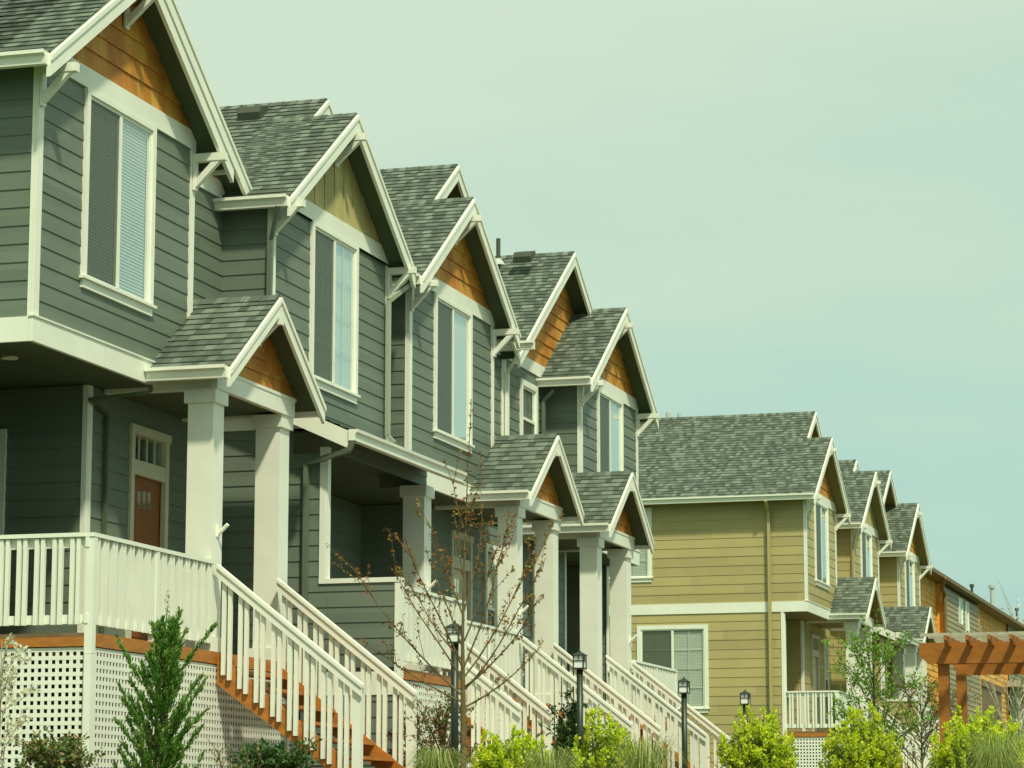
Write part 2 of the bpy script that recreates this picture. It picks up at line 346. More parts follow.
# ---------------------------------------------------------------- windows and doors
def window(root, ax, c, a0, a1, z0, z1, sg=1, kind='slider', trim=.085, left='screen', right='blind', muntin=False, sill=True):
    """clear opening a0..a1, z0..z1 in the plane; trim proud of the siding. Returns the window part."""
    def B(mb, p, q_, o0, o1, za, zb):
        if ax == 'x': mb.box(c+sg*o0, c+sg*o1, p, q_, za, zb)
        else: mb.box(p, q_, c+sg*o0, c+sg*o1, za, zb)
    def G(mb, p, q_, o, za, zb):
        if ax == 'x': mb.face([(c+sg*o, p, za), (c+sg*o, q_, za), (c+sg*o, q_, zb), (c+sg*o, p, zb)])
        else: mb.face([(p, c+sg*o, za), (q_, c+sg*o, za), (q_, c+sg*o, zb), (p, c+sg*o, zb)])
    t = trim; mb = MB()
    tt = t if not (ax == 'x' and z1 > 9.1 and kind == 'slider') else .055
    B(mb, a0-t, a0, -.02, .045, z0, z1+tt); B(mb, a1, a1+t, -.02, .045, z0, z1+tt); B(mb, a0, a1, -.02, .045, z1, z1+(t if not (ax == 'x' and z1 > 9.1 and kind == 'slider') else .055))
    w = mb.build('window', 'white', root)
    fr_ = MB(); f = .035
    am = (a0+a1)/2
    B(fr_, a0, a0+f, -.02, .02, z0, z1); B(fr_, a1-f, a1, -.02, .02, z0, z1)
    B(fr_, a0+f, a1-f, -.02, .02, z1-f, z1); B(fr_, a0+f, a1-f, -.02, .02, z0, z0+f)
    if kind == 'slider':
        B(fr_, am-.03, am+.03, -.02, .026, z0+f, z1-f)
        cells = [(a0+f, am-.03, z0+f, z1-f, left), (am+.03, a1-f, z0+f, z1-f, right)]
    elif kind == 'hung':
        zm = (z0+z1)/2; B(fr_, a0+f, a1-f, -.02, .026, zm-.025, zm+.025)
        cells = [(a0+f, a1-f, zm+.025, z1-f, right), (a0+f, a1-f, z0+f, zm-.025, left)]
    else: cells = [(a0+f, a1-f, z0+f, z1-f, right)]
    fr_.build('frame', 'white', w)
    bl = MB(); sc = MB(); gp = MB(); mu = MB(); dk = MB()
    for (p, q_, za, zb, k_) in cells:
        if k_ == 'screen': G(sc, p, q_, .014, za, zb); G(gp, p, q_, .004, za, zb)
        else: G(gp, p, q_, .006, za, zb)
        if muntin:
            nv, nh = (1, 3) if kind == 'slider' else (2, 1)
            for i in range(nv): a_ = p+(q_-p)*(i+1)/(nv+1); B(mu, a_-.006, a_+.006, -.008, .003, za, zb)
            for i in range(nh): zz = za+(zb-za)*(i+1)/(nh+1); B(mu, p, q_, -.008, .0025, zz-.006, zz+.006)
        if k_ in ('blind', 'screen', 'halfblind'):
            z_ = zb-.02; lo = za if k_ != 'halfblind' else za+(zb-za)*.12
            while z_ > lo+.02:
                o0, o1 = -.034, -.024
                if ax == 'x': bl.face([(c+sg*o0, p, z_), (c+sg*o0, q_, z_), (c+sg*o1, q_, z_-.036), (c+sg*o1, p, z_-.036)])
                else: bl.face([(p, c+sg*o0, z_), (q_, c+sg*o0, z_), (q_, c+sg*o1, z_-.036), (p, c+sg*o1, z_-.036)])
                z_ -= .037
        elif k_ == 'curtain':
            n = 14
            for i in range(n):
                u0 = p+(q_-p)*i/n; u1 = p+(q_-p)*(i+1)/n; o0, o1 = (-.055, -.025) if i % 2 else (-.025, -.055)
                if ax == 'x': bl.face([(c+sg*o0, u0, za), (c+sg*o1, u1, za), (c+sg*o1, u1, zb), (c+sg*o0, u0, zb)])
                else: bl.face([(u0, c+sg*o0, za), (u1, c+sg*o1, za), (u1, c+sg*o1, zb), (u0, c+sg*o0, zb)])
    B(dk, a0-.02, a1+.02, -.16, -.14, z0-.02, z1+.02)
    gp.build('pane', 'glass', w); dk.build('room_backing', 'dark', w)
    if bl.f: bl.build('blind', 'blind', w)
    if sc.f: sc.build('screen', 'screen', w)
    if mu.f: mu.build('muntin', 'white', w)
    if sill:
        sb = MB(); B(sb, a0-t-.03, a1+t+.03, -.01, .075, z0-.03, z0+.0); B(sb, a0-t+.01, a1+t-.01, -.01, .04, z0-.12, z0-.032); sb.build('sill', 'white', w)
    return w
def door(root, c, a0, a1, zd, zt, mc='door', trim=.09):
    """entry door in the plane x=c: casing a0..a1, deck zd, casing top zt, transom above a leaf"""
    mb = MB(); X0, X1 = c-.02, c+.04
    zl = zt-.56
    mb.box(X0, X1, a0, a0+trim, zd, zt-.10); mb.box(X0, X1, a1-trim, a1, zd, zt-.10); mb.box(X0, X1+.015, a0-.02, a1+.02, zt-.10, zt)
    mb.box(X0, X1-.006, a0+trim, a1-trim, zl, zl+.17)
    d = mb.build('front_door', 'cream', root)
    l_ = MB(); l_.box(c-.07, c-.03, a0+trim, a1-trim, zd+.02, zl)
    for zz in (zd+.25, zd+1.0):
        l_.box(c-.03, c-.022, a0+trim+.13, a1-trim-.13, zz, zz+.55)
    l_.build('door_leaf', mc, d)
    g = MB(); w = (a1-a0-2*trim)
    g.box(c-.035, c-.02, a0+trim, a1-trim, zl+.17, zt-.10)
    for i in range(3):
        y = a0+trim+w*(.26+.16*i); g.box(c-.029, c-.024, y, y+w*.10, zl-.36, zl-.15)
    g.build('door_pane', 'glass', d)
    m2 = MB()
    for i in range(1, 4): y = a0+trim+w*i/4; m2.box(c-.02, c-.005, y-.01, y+.01, zl+.17, zt-.10)
    m2.build('muntin', 'cream', d)
    h = MB(); h.tube([(c-.02, a1-trim-.09, zd+1.0), (c+.03, a1-trim-.09, zd+1.0)], .028, 8); h.build('door_handle', 'steel', d)
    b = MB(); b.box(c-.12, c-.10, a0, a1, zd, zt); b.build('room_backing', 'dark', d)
    return d

# ---------------------------------------------------------------- porch pieces
def baluster_run_y(mb, x, y0, y1, zt, zb, sx=1):     # along y, balusters in pairs on the outer face
    n = max(1, int(round((y1-y0)/.2))); st = (y1-y0)/n
    for i in range(n):
        for o in (.065, .135):
            y = y0+st*(i)+o*st/.2; mb.cut(); mb.box(x+sx*.02, x+sx*.06, y-.021, y+.021, zb, zt)
def baluster_run_x(mb, y, x0, x1, zt, zb, sy=-1):
    n = max(1, int(round((x1-x0)/.2))); st = (x1-x0)/n
    for i in range(n):
        for o in (.065, .135):
            x = x0+st*i+o*st/.2; mb.cut(); mb.box(x-.021, x+.021, y+sy*.02, y+sy*.06, zb, zt)
def rail_y(root, x, y0, y1, zd, posts=(), sx=1):
    mb = MB(); zt = zd+.975
    mb.box(x-.05, x+.075, y0, y1, zt-.04, zt); mb.box(x-.02, x+.02, y0, y1, zt-.14, zt-.042); mb.cut(); mb.box(x-.02, x+.02, y0, y1, zd+.09, zd+.18)
    o = mb.build('railing', 'white', root)
    b = MB(); baluster_run_y(b, x, y0+.02, y1-.02, zt-.045, zd+.082, sx); b.build('baluster', 'white', o)
    p = MB()
    for y in posts: p.cut(); p.box(x-.035+.02*sx, x+.035+.035*sx, y-.04, y+.04, zd-.20, zt-.042)
    if posts: p.build('railing_post', 'white', o)
def rail_x(root, y, x0, x1, zd, sy=-1):
    mb = MB(); zt = zd+.975
    mb.box(x0, x1, y-.075, y+.05, zt-.038, zt+.002); mb.box(x0, x1, y-.02, y+.02, zt-.14, zt-.042); mb.cut(); mb.box(x0, x1, y-.02, y+.02, zd+.09, zd+.18)
    o = mb.build('railing', 'white', root)
    b = MB(); baluster_run_x(b, y, x0+.02, x1-.02, zt-.045, zd+.082, sy); b.build('baluster', 'white', o)
def lattice(root, ax, c, a0, a1, z0, z1, sg=1):
    mb = MB(); p = .0745; pz = .079; w = .038; wz = .040
    def B(p0, p1, o0, o1, za, zb):
        if ax == 'x': mb.box(c+sg*o0, c+sg*o1, p0, p1, za, zb)
        else: mb.box(p0, p1, c+sg*o0, c+sg*o1, za, zb)
    n = int((a1-a0)/p)
    for i in range(n+1):
        a = a0+i*p; B(a, min(a+w, a1), .0, .006, z0, z1)
    n = int((z1-z0)/pz)
    for i in range(n+1):
        z = z1-i*pz; B(a0, a1, -.001, .0072, max(z-wz, z0), z)
    mb.build('lattice_skirt', 'white', root)
def column(root, x1, y0, w, zd, zt):
    mb = MB(); x0 = x1-w
    mb.box(x0, x1, y0, y0+w, zd+.16, zt-.15)
    c = mb.build('porch_column', 'white', root)
    k_ = MB(); k_.box(x0-.035, x1+.035, y0-.035, y0+w+.035, zt-.15, zt); k_.build('capital', 'white', c)
    k_ = MB(); k_.box(x0-.035, x1+.035, y0-.035, y0+w+.035, zd, zd+.16); k_.build('column_base', 'white', c)
def flag_holder(root, x, y, z):
    mb = MB(); mb.box(x, x+.02, y-.035, y+.035, z-.06, z+.06); mb.tube([(x+.01, y, z-.03), (x+.05, y-.01, z), (x+.13, y-.02, z+.07)], .022, 7)
    mb.build('flag_holder', 'white', root)
def stairs(root, ya, yb, zd, zg, x0=-11.56, sl=.78, xe=-9.94, shrub=None):
    nr = int(round((zd-zg)/.183)); run = .183/sl
    xb_ = x0+(zd-zg)/sl
    st = MB()
    for y in (ya-.005, yb-.035):
        st.cut(); st.prism([(x0+.004, y, zd-.02), (xb_-.02, y, zg+.02), (xb_-.3, y, zg), (x0+.004, y, zd-.35)], (0, .04, 0))
    s_ = st.build('stair_stringer', 'deck', root)
    tr_ = MB()
    for i in range(1, nr):
        z = zd-.183*i; x = x0+run*(i-1); tr_.cut(); tr_.box(x+.012, x+run+.03, ya+.037, yb-.037, z-.045, z-.008)
    tr_.build('stair_tread', 'deck', root)
    for y, sy in ((ya, -1), (yb, -1)):
        zt = lambda x: zd+.945-sl*(x-x0)
        r = MB()
        yo = y-.03 if y == ya else y
        r.prism([(x0+.01, yo-.08, zt(x0)), (xe+.07, yo-.08, zt(xe+.07)), (xe+.07, yo-.08, zt(xe+.07)-.04), (x0+.01, yo-.08, zt(x0)-.04)], (0, .12, 0))
        r.prism([(x0+.012, yo-.062, zt(x0)-.039), (xe+.065, yo-.062, zt(xe+.065)-.039), (xe+.065, yo-.062, zt(xe+.065)-.14), (x0+.012, yo-.062, zt(x0)-.14)], (0, .038, 0))
        ro = r.build('handrail', 'white', root)
        b = MB(); n = 8; stp = (xe-x0-.08)/n
        for i in range(n):
            for o in (.055, .125):
                x = x0+.03+i*stp+o*stp/.19
                b.cut(); b.box(x-.021, x+.021, yo-.0235, yo+.02, zt(x)-1.13, zt(x)-.06)
        b.build('baluster', 'white', ro)
        p = MB(); p.box(xe-.05, xe+.045, yo-.0225, yo+.068, zg-.05, zt(xe)-.05); p.build('newel_post', 'white', ro)

def down(root, pts, m_, w=.06):
    mb = MB()
    for a, b in zip(pts, pts[1:]): mb.beam(a, b, w, w*.8, (1, 0, 0) if abs(Vector(b).z-Vector(a).z) > .5*(Vector(b)-Vector(a)).length else (0, 0, 1))
    mb.build('downspout', m_, root)
def bracket(mb, x, y, z, out=.33, dropz=.30):     # timber knee brace under an eave
    mb.cut(); mb.box(x, x+out+.06, y-.045, y+.045, z-.09, z)
    mb.beam((x+.015, y, z-dropz-.06), (x+out-.02, y, z-.06), .07, .07)
    mb.box(x, x+.03, y-.045, y+.045, z-dropz-.12, z-.092)

XB, XO, XM, XMO, XK, XD = -12.28, -11.97, -12.93, -12.6, -22.0, -11.56
SL = .69
def townhouse(label, group, kind, yb, w, dr, Lp, dz, k_, sid, sof, dwn, yv_l, yv_r, hc, gmat='cedar', first=False, last=False, winmun=False, winright='blind', hoodmat='cedar', y_zg=1.8, recess_win=None, winoff=0):
    """kind 1: overhanging bay + gabled entry hood beside it; kind 2: bay over a shed-roofed porch. yb bay outer edge, dr=+1/-1 direction to the party line"""
    root = thing('townhouse', (XB, yb, y_zg), label, 'house', group)
    Y = lambda s: yb+dr*s
    LAP[0] = .187 if sid == 'green' else .228
    def yr(a, b): a, b = Y(a), Y(b); return (a, b) if a < b else (b, a)
    z = lambda h: h+dz
    zs, zband, zf, ze = z(6.37), z(6.62), z(9.25), z(9.2)
    zd, zt_ = z(3.465), z(6.33)
    zg = y_zg
    y0, y1 = yr(0, w); yc = (y0+y1)/2; half = 2.36*k_; za = ze+SL*half
    up = MB(); hw = .80*k_ if kind == 1 else .78*k_
    wy0, wy1, wz0, wz1 = yc-hw-.03+winoff, yc+hw-.03+winoff, z(7.24), z(9.19)
    # bay front and its return
    lap(up, 'x', XB, y0, y1, zs+.1, zf, 1, [(wy0, wy1, wz0, wz1)], zref=zband)
    retL = XK if (first and dr == 1) else XM
    retR = XK if (first and dr == -1) else XM
    sideholes = []
    if first and dr == 1 and sid == 'tan': sideholes = [(-17.75, -16.24, z(7.3), z(8.93))]
    lap(up, 'y', y0, retL, XB, zs+.1, zf+.1, -1, sideholes, zref=zband)
    lap(up, 'y', y1, retR, XB, zs+.1, zf+.1, 1, zref=zband)
    # recessed upper wall
    ra, rb = yr(w, Lp)
    if kind == 2: ra, rb = y1, Y(Lp)
    hol = [recess_win] if recess_win else []
    if rb-ra > .05: lap(up, 'x', XM, ra, rb, zs+.1, zf, 1, hol, zref=zband)
    up.build('upper_wall', sid, root)
    window(root, 'x', XB, wy0, wy1, wz0, wz1, muntin=winmun, right=winright)
    if recess_win: window(root, 'x', XM, *recess_win, kind='hung', trim=.1, right='blind', left='screen', muntin=True)
    if sideholes: window(root, 'y', y0, *sideholes[0], sg=-1, trim=.1, left='screen', right='blind', muntin=True)
    # trims
    t = MB(); c = .10
    for yy, sg in ((y0, -1), (y1, 1)):
        zb_ = zband-.0 if kind == 1 else z(6.5)
        t.cut(); t.box(XB-.002, XB+.024, yy-sg*c, yy+sg*.022, zb_+.002, zf); t.box(XB-.045, XB-.004, yy-sg*.004, yy+sg*.0215, zb_+.002, zf+.05)
    t.build('corner_board', 'white', root)
    t = MB(); 
    q0, q1, zc = y0-.02, y1+.02, ze+SL*(y0-.02-(yc-half))-.10
    t.prism([(XB-.01, q0, zf+.002), (XB-.01, q1, zf+.002), (XB-.01, q1, zc), (XB-.01, yc+half-.54, z(9.47)), (XB-.01, yc-half+.54, z(9.47)), (XB-.01, q0, zc)], (.04, 0, 0)); t.cut()
    a_, b_ = (ra+.02, rb-.02)
    if b_-a_ > .1: t.box(XM-.01, XM+.03, a_, b_, zf+.002, z(9.47))
    t.build('frieze_board', 'white', root)
    if kind == 1:
        t = MB(); t.box(XB-.02, XB+.03, y0-.03, y1+.03, zs, zband)
        for yy, sg, xx in ((y0, -1, retL), (y1, 1, retR)):
            t.box(xx+.04, XB-.022, yy-sg*.01, yy+sg*.03, zs, zband)
        t.box(XB-.02, XB+.045, y0-.045, y1+.045, zband, zband+.018)
        t.build('floor_band', 'white', root)
    # gable faces
    g = MB(); gable_rows(g, XB, yc, z(9.47), za-.05, SL, row=.21 if gmat == 'cedar' else 6)
    if gmat == 'batten':
        for i in range(-5, 6):
            yy = yc+i*.36; zz = za-.1-SL*abs(yy-yc)
            if zz > z(9.5): g.box(XB+.004, XB+.028, yy-.022, yy+.022, z(9.475), zz)
    g.build('gable_siding', gmat, root)
    # main roof
    mo = (1.20*k_ if kind == 1 else .56*k_)*dr
    ym = yc+mo; zm = za+SL*abs(mo)
    g = MB(); gable_rows(g, XM, ym, z(9.47), zm-.05, SL, yclip=(yv_l+.02, yv_r-.02)); g.build('gable_siding', 'cedar', root)
    roof_block(root, 'main_roof', XK-.3, XMO, ym, zm, [(yv_l, SL), (yv_r, SL)], sof)
    roof_block(root, 'bay_roof', XM-.3, XO, yc, za, [(yc-half, SL), (yc+half, SL)], sof)
    r = MB(); rake(r, XO-.02, yc, za, yc-half-.02, ze-.012); rake(r, XO-.02, yc, za, yc+half+.02, ze-.012)
    # main rakes, shown where they clear the bay roof
    far, near = (yv_r, yc) if dr == 1 else (yv_l, yc)
    rake(r, XMO-.02, ym, zm, far, zm-SL*abs(far-ym)); rake(r, XMO-.02, ym, zm, near, zm-SL*abs(near-ym)-.0)
    r.build('rake_board', 'white', root)
    b = MB()
    for yy in (y0-.02+.04, y1-.02): bracket(b, XB+.03, yy, z(9.2)-.0)
    bracket(b, XB+.03, yc, za-.27, .36, .30)
    b.build('eave_bracket', 'white', root)
    # gutters
    g = MB()
    ge = XM+.0 if not (first and dr == 1) else XK-.3
    gutter_x(g, yc-half, -1, ge if dr == 1 else XM, XO-.005, ze+.0)
    gutter_x(g, yc+half, 1, XM if not (first and dr == -1) else XK-.3, XO-.005, ze)
    g.build('gutter', 'white', root)
    # main house shell (sides, back) where exposed
    b = MB(); ya_, yb_ = min(yv_l, y0)+(.0 if not (first and dr == 1) else .3), max(yv_r, y1)
    ya_, yb_ = yr(0, Lp)
    b.box(XK, XK+.1, ya_, yb_, zg-.4, zf+.1); b.build('rear_wall', sid, root)
    # porch ceiling / overhang soffit
    cl = MB()
    s0 = .02 if kind == 1 else .02
    ca, cb = yr(s0, Lp)
    cl.box(-14.3, XM-.002, ca, cb, zs+.01, zs+.04)
    if kind == 1: cl.box(XM, XB-.025, *yr(.03, w-.03), zs+.01, zs+.04)
    else: cl.box(XM, -11.63, y0+.02, y0+4.05, z(6.30), z(6.33)); cl.box(XM, XB+.06, y0+4.05, y0+5.25, z(6.30), z(6.33))
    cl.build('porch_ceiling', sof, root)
    # lower walls
    lo = MB(); inset = -14.2 if (kind == 1 and first) else -13.93; sI = 2.67*k_
    if kind == 1:
        lap(lo, 'x', inset, *yr(0, sI), zd-.1, zs, 1, zref=zband)
        da = 3.78*k_+ (0 if first or dr == -1 else .15); dA, dB = yr(da, da+1.04)
        hl = [(dA+.01, dB-.01, zd, z(6.09))]
        sw = None
        if Lp > 6: 
            sw = yr(da+1.75, da+2.4)
            if sw[1] < Y(Lp) or dr == -1: hl.append((sw[0]+.08, sw[1]-.08, z(4.1), z(6.0)))
        lap(lo, 'x', XM, *yr(sI, Lp), zd-.1, zs, 1, hl, zref=zband)
        lap(lo, 'y', Y(sI), inset, XM, zd-.1, zs, -dr, zref=zband)
        tb = MB(); a, b2 = yr(sI, sI+.1); tb.box(XM, XM+.024, a, b2, zd, zs); a, b2 = yr(sI-.024, sI-.002); tb.box(XM-.04, XM+.02, a, b2, zd, zs)
        if first:
            sh = []
            if sid == 'tan': sh = [(-16.44, -14.84, z(4.06), z(6.0))]
            lap(lo, 'y', Y(0), XK, -12.85, zg-.3, zs, -dr, sh, zref=zband)
            lap(lo, 'y', Y(.14), inset, -12.87, zd, zs, dr, zref=zband)
            a, b2 = yr(-.024, -.001); tb.cut(); tb.box(-12.92, -12.85, a, b2, zg-.3, zs); a, b2 = yr(0, .14); tb.box(-12.85, -12.828, a, b2, zg-.3, zs)
            if sid == 'tan': window(root, 'y', Y(0), *sh[0], sg=-1, trim=.10, left='screen', right='blind', muntin=True)
        tb.build('corner_board', 'white', root)
        door(root, XM, dA, dB, zd, z(6.1), 'door' if dr == 1 and first and sid == 'green' else 'cream')
        if len(hl) > 1: window(root, 'x', XM, sw[0]+.08, sw[1]-.08, z(4.1), z(6.0), kind='hung', trim=.08)
        # casing of a window on the wall of the porch recess
        if first and sid == 'green': window(root, 'y', Y(sI), -14.9+.75, -13.97, z(4.2), z(5.83), sg=-1, kind='single', trim=.09)
    else:
        lap(lo, 'x', inset, y0, Y(Lp), zd-.1, zs, 1, zref=zband)
        lap(lo, 'y', y0, inset, -11.5, zg-.2, z(6.05), -1, [(-11.5, -11.49, 0, 9)], zref=zband)
        lap(lo, 'y', y0, XM-.0, -11.95, z(6.05), zs+.35, -1, zref=zband)
        lap(lo, 'y', y0, -11.498, -10.6, zd, z(4.47), -1, zref=zband)
        lap(lo, 'y', y0+.12, -11.498, -10.6, zd, z(4.47), 1, zref=zband)
        tb = MB(); tb.box(-11.60, -11.52, y0-.024, y0-.001, z(4.53), z(6.12)); tb.box(-11.52, -11.497, y0-.02, y0+.08, z(4.53), z(6.12)); tb.cut()
        tb.box(-11.60, -10.575, y0-.03, y0+.15, z(4.47), z(4.528)); tb.cut(); tb.box(-10.6, -10.575, y0-.02, y0+.13, z(3.15), z(4.468)); tb.box(-10.64, -10.6, y0-.022, y0-.001, z(3.42), z(4.468)); tb.cut()
        tb.box(-11.49, -10.578, y0-.024, y0-.001, z(3.14), z(3.415))
        tb.build('corner_board', 'white', root)
        lap(lo, 'y', y0, -11.498, -10.6, zg-.2, z(3.14), -1, zref=zband)
    lo.build('lower_wall', sid, root)
    # crawl-space wall
    b = MB(); b.box(XM-.1 if kind == 1 else -13.9, XM-.02 if kind == 1 else -13.85, *yr(.1, Lp-.05), zg-.4, zd-.08); b.build('foundation_wall', 'dark', root)
    # deck
    sE = hc+1.1 if kind == 1 else Lp
    dk = MB(); a, b2 = yr(0.02, sE)
    df = MB(); df.box(-14.2, XD-.03, a, b2, zd-.035, zd); dk.box(XD-.04, XD+.004, a, b2, zd-.13, zd+.001)
    if kind == 1: 
        for yy in (a, b2-.04): dk.box(XM, XD-.042, yy, yy+.04, zd-.13, zd-.037)
    else:
        df.box(XD-.025, -10.62, y0+.02, y0+2.58, zd-.035, zd-.003); dk.box(-10.64, -10.6, y0+.13, y0+2.6, zd-.13, zd-.037); dk.box(XD, -10.64, y0+2.56, y0+2.6, zd-.13, zd-.037)
    for xx in (-12.0, -12.5): dk.box(xx, xx+.04, a+.05, b2-.05, zd-.2, zd-.04)
    for yy in (a+.10, b2-.2): dk.box(XD-.16, XD-.05, yy, yy+.09, zg-.2, zd-.04)
    df.build('deck_floor', 'deckfloor', root); dk.build('deck_frame', 'deck', root)
    if kind == 1:
        lattice(root, 'x', XD-.02, a+.06, b2-.04, zg-.1, zd-.14)
        if first: lattice(root, 'y', Y(.05), -12.84, XD-.04, zg-.1, zd-.14, -dr)
        cp = MB(); yy = Y(.05) if first else Y(.0)
        p0, p1 = yr(-.0, .1); cp.box(XD-.06, XD+.015, p0+(.0), p1, zg-.1, zd-.204); 
        q0, q1 = yr(sE-.05, sE+.03); cp.cut(); cp.box(XD-.04, XD+.015, q0, q1, zg-.1, zd-.14)
        cp.build('lattice_trim', 'white', root)
        c1a = hc-1.14; cw = .30
        r0, r1 = yr(.0 if first else -.0, c1a)
        pst = [Y(.05)] if first else [Y(.1)]
        pst.append(Y(1.55*k_))
        rail_y(root, XD-.055, r0+(.0), r1, zd, pst)
        if first: rail_x(root, Y(.07), -12.82, XD-.072, zd, -dr)
        for s_ in (c1a, hc+1.14-cw):
            q0, q1 = yr(s_, s_+cw); column(root, -11.605, q0, cw, zd, zt_)
        flag_holder(root, -11.605, Y(c1a+cw/2)+.02, z(4.78))
        st_a, st_b = yr(c1a+.12, hc+1.14-.42)
        stairs(root, st_a, st_b, zd, zg+.15)
        # hood
        hy = Y(hc); hh = 1.44; hs = .72; hz = z(7.55); he = hz-hs*hh
        roof_block(root, 'porch_roof', XM, -11.3, hy, hz, [(hy-hh, hs), (hy+hh, hs)], sof, .07)
        r = MB(); rake(r, -11.32, hy, hz, hy-hh-.015, he-.011, .20, .04); rake(r, -11.32, hy, hz, hy+hh+.015, he-.011, .20, .04); r.build('rake_board', 'white', root)
        g = MB(); gx = XB if dr == 1 else XM; gutter_x(g, hy-hh, -1, (XB+.035) if (dr == 1) else XM+.02, -11.31, he); gutter_x(g, hy+hh, 1, XM+.02 if dr == 1 else XB+.035, -11.31, he); g.build('gutter', 'white', root)
        fz = MB(); fz.box(-11.62, -11.55, hy-1.17, hy+1.17, zt_+.0, zt_+.21); fz.box(-11.56, -11.54, hy-1.19, hy+1.19, zt_+.19, zt_+.225)
        for yy in (hy-1.14, hy+1.0): fz.box(XM+.02, -11.622, yy, yy+.14, zt_+.003, zt_+.16)
        fz.build('porch_beam', 'white', root)
        g = MB(); gable_rows(g, -11.60, hy, zt_+.22, hz-.06, hs, .16); g.build('porch_gable_siding', hoodmat, root)
        b = MB(); bracket(b, -11.56, hy, hz-.24, .24, .2); b.build('eave_bracket', 'white', root)
        cl = MB(); cl.box(XM+.03, -11.64, hy-.99, hy+.99, zt_+.03, zt_+.06); cl.build('porch_ceiling', sof, root)
    else:
        y3 = y0+2.6
        lattice(root, 'x', XD-.02, y3+.05, Y(Lp)-.02, zg-.1, zd-.14); lattice(root, 'x', -10.63, y0+.15, y3-.03, zg-.1, zd-.14)
        cp = MB(); cp.box(-10.66, -10.6, y3-.06, y3+.02, zg-.1, zd-.14); cp.build('lattice_trim', 'white', root)
        rail_y(root, -10.65, y0+.14, y3, zd, [y3-.02]); rail_x(root, y3-.05, XD, -10.66, zd, 1)
        column(root, -11.58, y0+3.88, .30, zd, z(6.12)); flag_holder(root, -11.58, y0+4.05, z(4.78))
        stairs(root, y0+2.72, y0+4.12, zd, zg+.15)
        rail_y(root, XD-.055, y0+4.6, Y(Lp), zd)
        # shed roof between the brackets of the bay
        ye = y0+3.98; s2 = .45; zE = z(6.27); xw = XB+.02; zw = zE+s2*(-11.13-xw)
        sh = MB(); n = 9
        for i in range(n):
            xa, xb2 = -11.13+(xw+11.13)*i/n, -11.13+(xw+11.13)*(i+1)/n
            za_, zb2 = zE+s2*(-11.13-xa)+.017, zE+s2*(-11.13-xb2)+.003
            sh.face([(xa, y0-.28, za_), (xa, ye, za_), (xb2, ye, zb2), (xb2, y0-.28, zb2)], [(y0-.28, i*.14+.003), (ye, i*.14+.003), (ye, i*.14+.137), (y0-.28, i*.14+.137)])
            sh.face([(xa, y0-.28, za_-.015), (xa, ye, za_-.015), (xa, ye, za_), (xa, y0-.28, za_)], [(y0, i*.14+.003)]*4)
        sh.build('porch_roof', 'shingle', root)
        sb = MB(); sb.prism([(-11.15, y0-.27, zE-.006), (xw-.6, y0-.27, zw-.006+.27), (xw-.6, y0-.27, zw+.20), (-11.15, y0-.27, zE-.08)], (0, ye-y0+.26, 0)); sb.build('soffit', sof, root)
        g = MB(); g.prism([(-11.13, y0-.33, zE+.005), (-11.01, y0-.33, zE+.005), (-11.015, y0-.33, zE-.03), (-11.045, y0-.33, zE-.05), (-11.05, y0-.33, zE-.13), (-11.13, y0-.33, zE-.13)], (0, ye-y0+.36, 0)); g.build('gutter', 'white', root)
        r = MB(); r.prism([(-11.135, y0-.31, zE-.01), (xw-.5, y0-.31, zw+.225-.01), (xw-.5, y0-.31, zw+.225-.22), (-11.135, y0-.31, zE-.22)], (0, .04, 0))
        r.cut(); r.prism([(-11.135, ye, zE-.01), (-11.56, ye, zE+.18), (-11.56, ye, zE+.07), (-11.135, ye, zE-.12)], (0, .04, 0)); r.build('rake_board', 'white', root)
        fb = MB(); fb.box(-13.9, -11.66, y0-.030, y0-.001, z(6.36), z(6.52)); fb.build('floor_band', 'white', root)
        bm = MB(); lap(bm, 'x', -11.62, y0+.1, ye+.1, z(6.12), z(6.40), 1, zref=zband); bm.box(-12.27, -11.64, ye+.05, ye+.08, z(6.12), z(6.5)); bm.build('porch_beam', sid, root)
        
    if kind == 2:
        down(root, [(XO-.12, yc-half-.06, ze-.12), (XB+.03, y0-.075, ze-.50), (XB+.0, y0-.075, z(6.75))], dwn)
        down(root, [(-11.08, y0-.30, z(6.14)), (-11.14, y0-.28, z(6.03)), (-11.76, y0-.06, z(5.92)), (-11.76, y0-.06, zg)], dwn, .07)
    return root

DG = 'dark green townhouses in the near row'; TG = 'olive tan townhouses in the far row'
h1 = townhouse('dark green townhouse nearest the camera, cut by the left edge, with a red-brown front door', DG, 1, 24.4, 3.93, 1, 6.4, 0, 1, 'green', 'soffit', 'down', 24.4+1.965-2.36, 30.88, 4.2, first=True)
h2 = townhouse('dark green townhouse with a battened tan gable and a solid siding porch side', DG, 2, 30.78, 4.32, 1, 5.26, 0, 1, 'green', 'soffit', 'down', 30.88, 36.04, 0, gmat='batten', winmun=True, winright='curtain', winoff=0.05)
h3 = townhouse('dark green townhouse with orange cedar gable directly behind the top of the budding maple', DG, 1, 36.02, 4.02, 1, 6.53, 0, 1, 'green', 'soffit', 'down', 36.04, 42.55, 4.22, winright='curtain')
h4 = townhouse('dark green townhouse at the far end of its row, two stepped cedar gables', DG, 1, 49.22, 4.02, -1, 6.67, 0, 1, 'green', 'soffit', 'down', 42.55, 47.21+2.36, 4.32, first=True, winright='curtain', recess_win=(43.8, 44.6, 7.85, 8.95))
t1 = townhouse('olive tan townhouse showing its long side wall with white-framed windows and a downspout', TG, 1, 66.2, 4.22, 1, 6.9, .42, 1.05, 'tan', 'tansoffit', 'tandown', 68.31-2.5, 73.35, 4.45, first=True, y_zg=2.1)
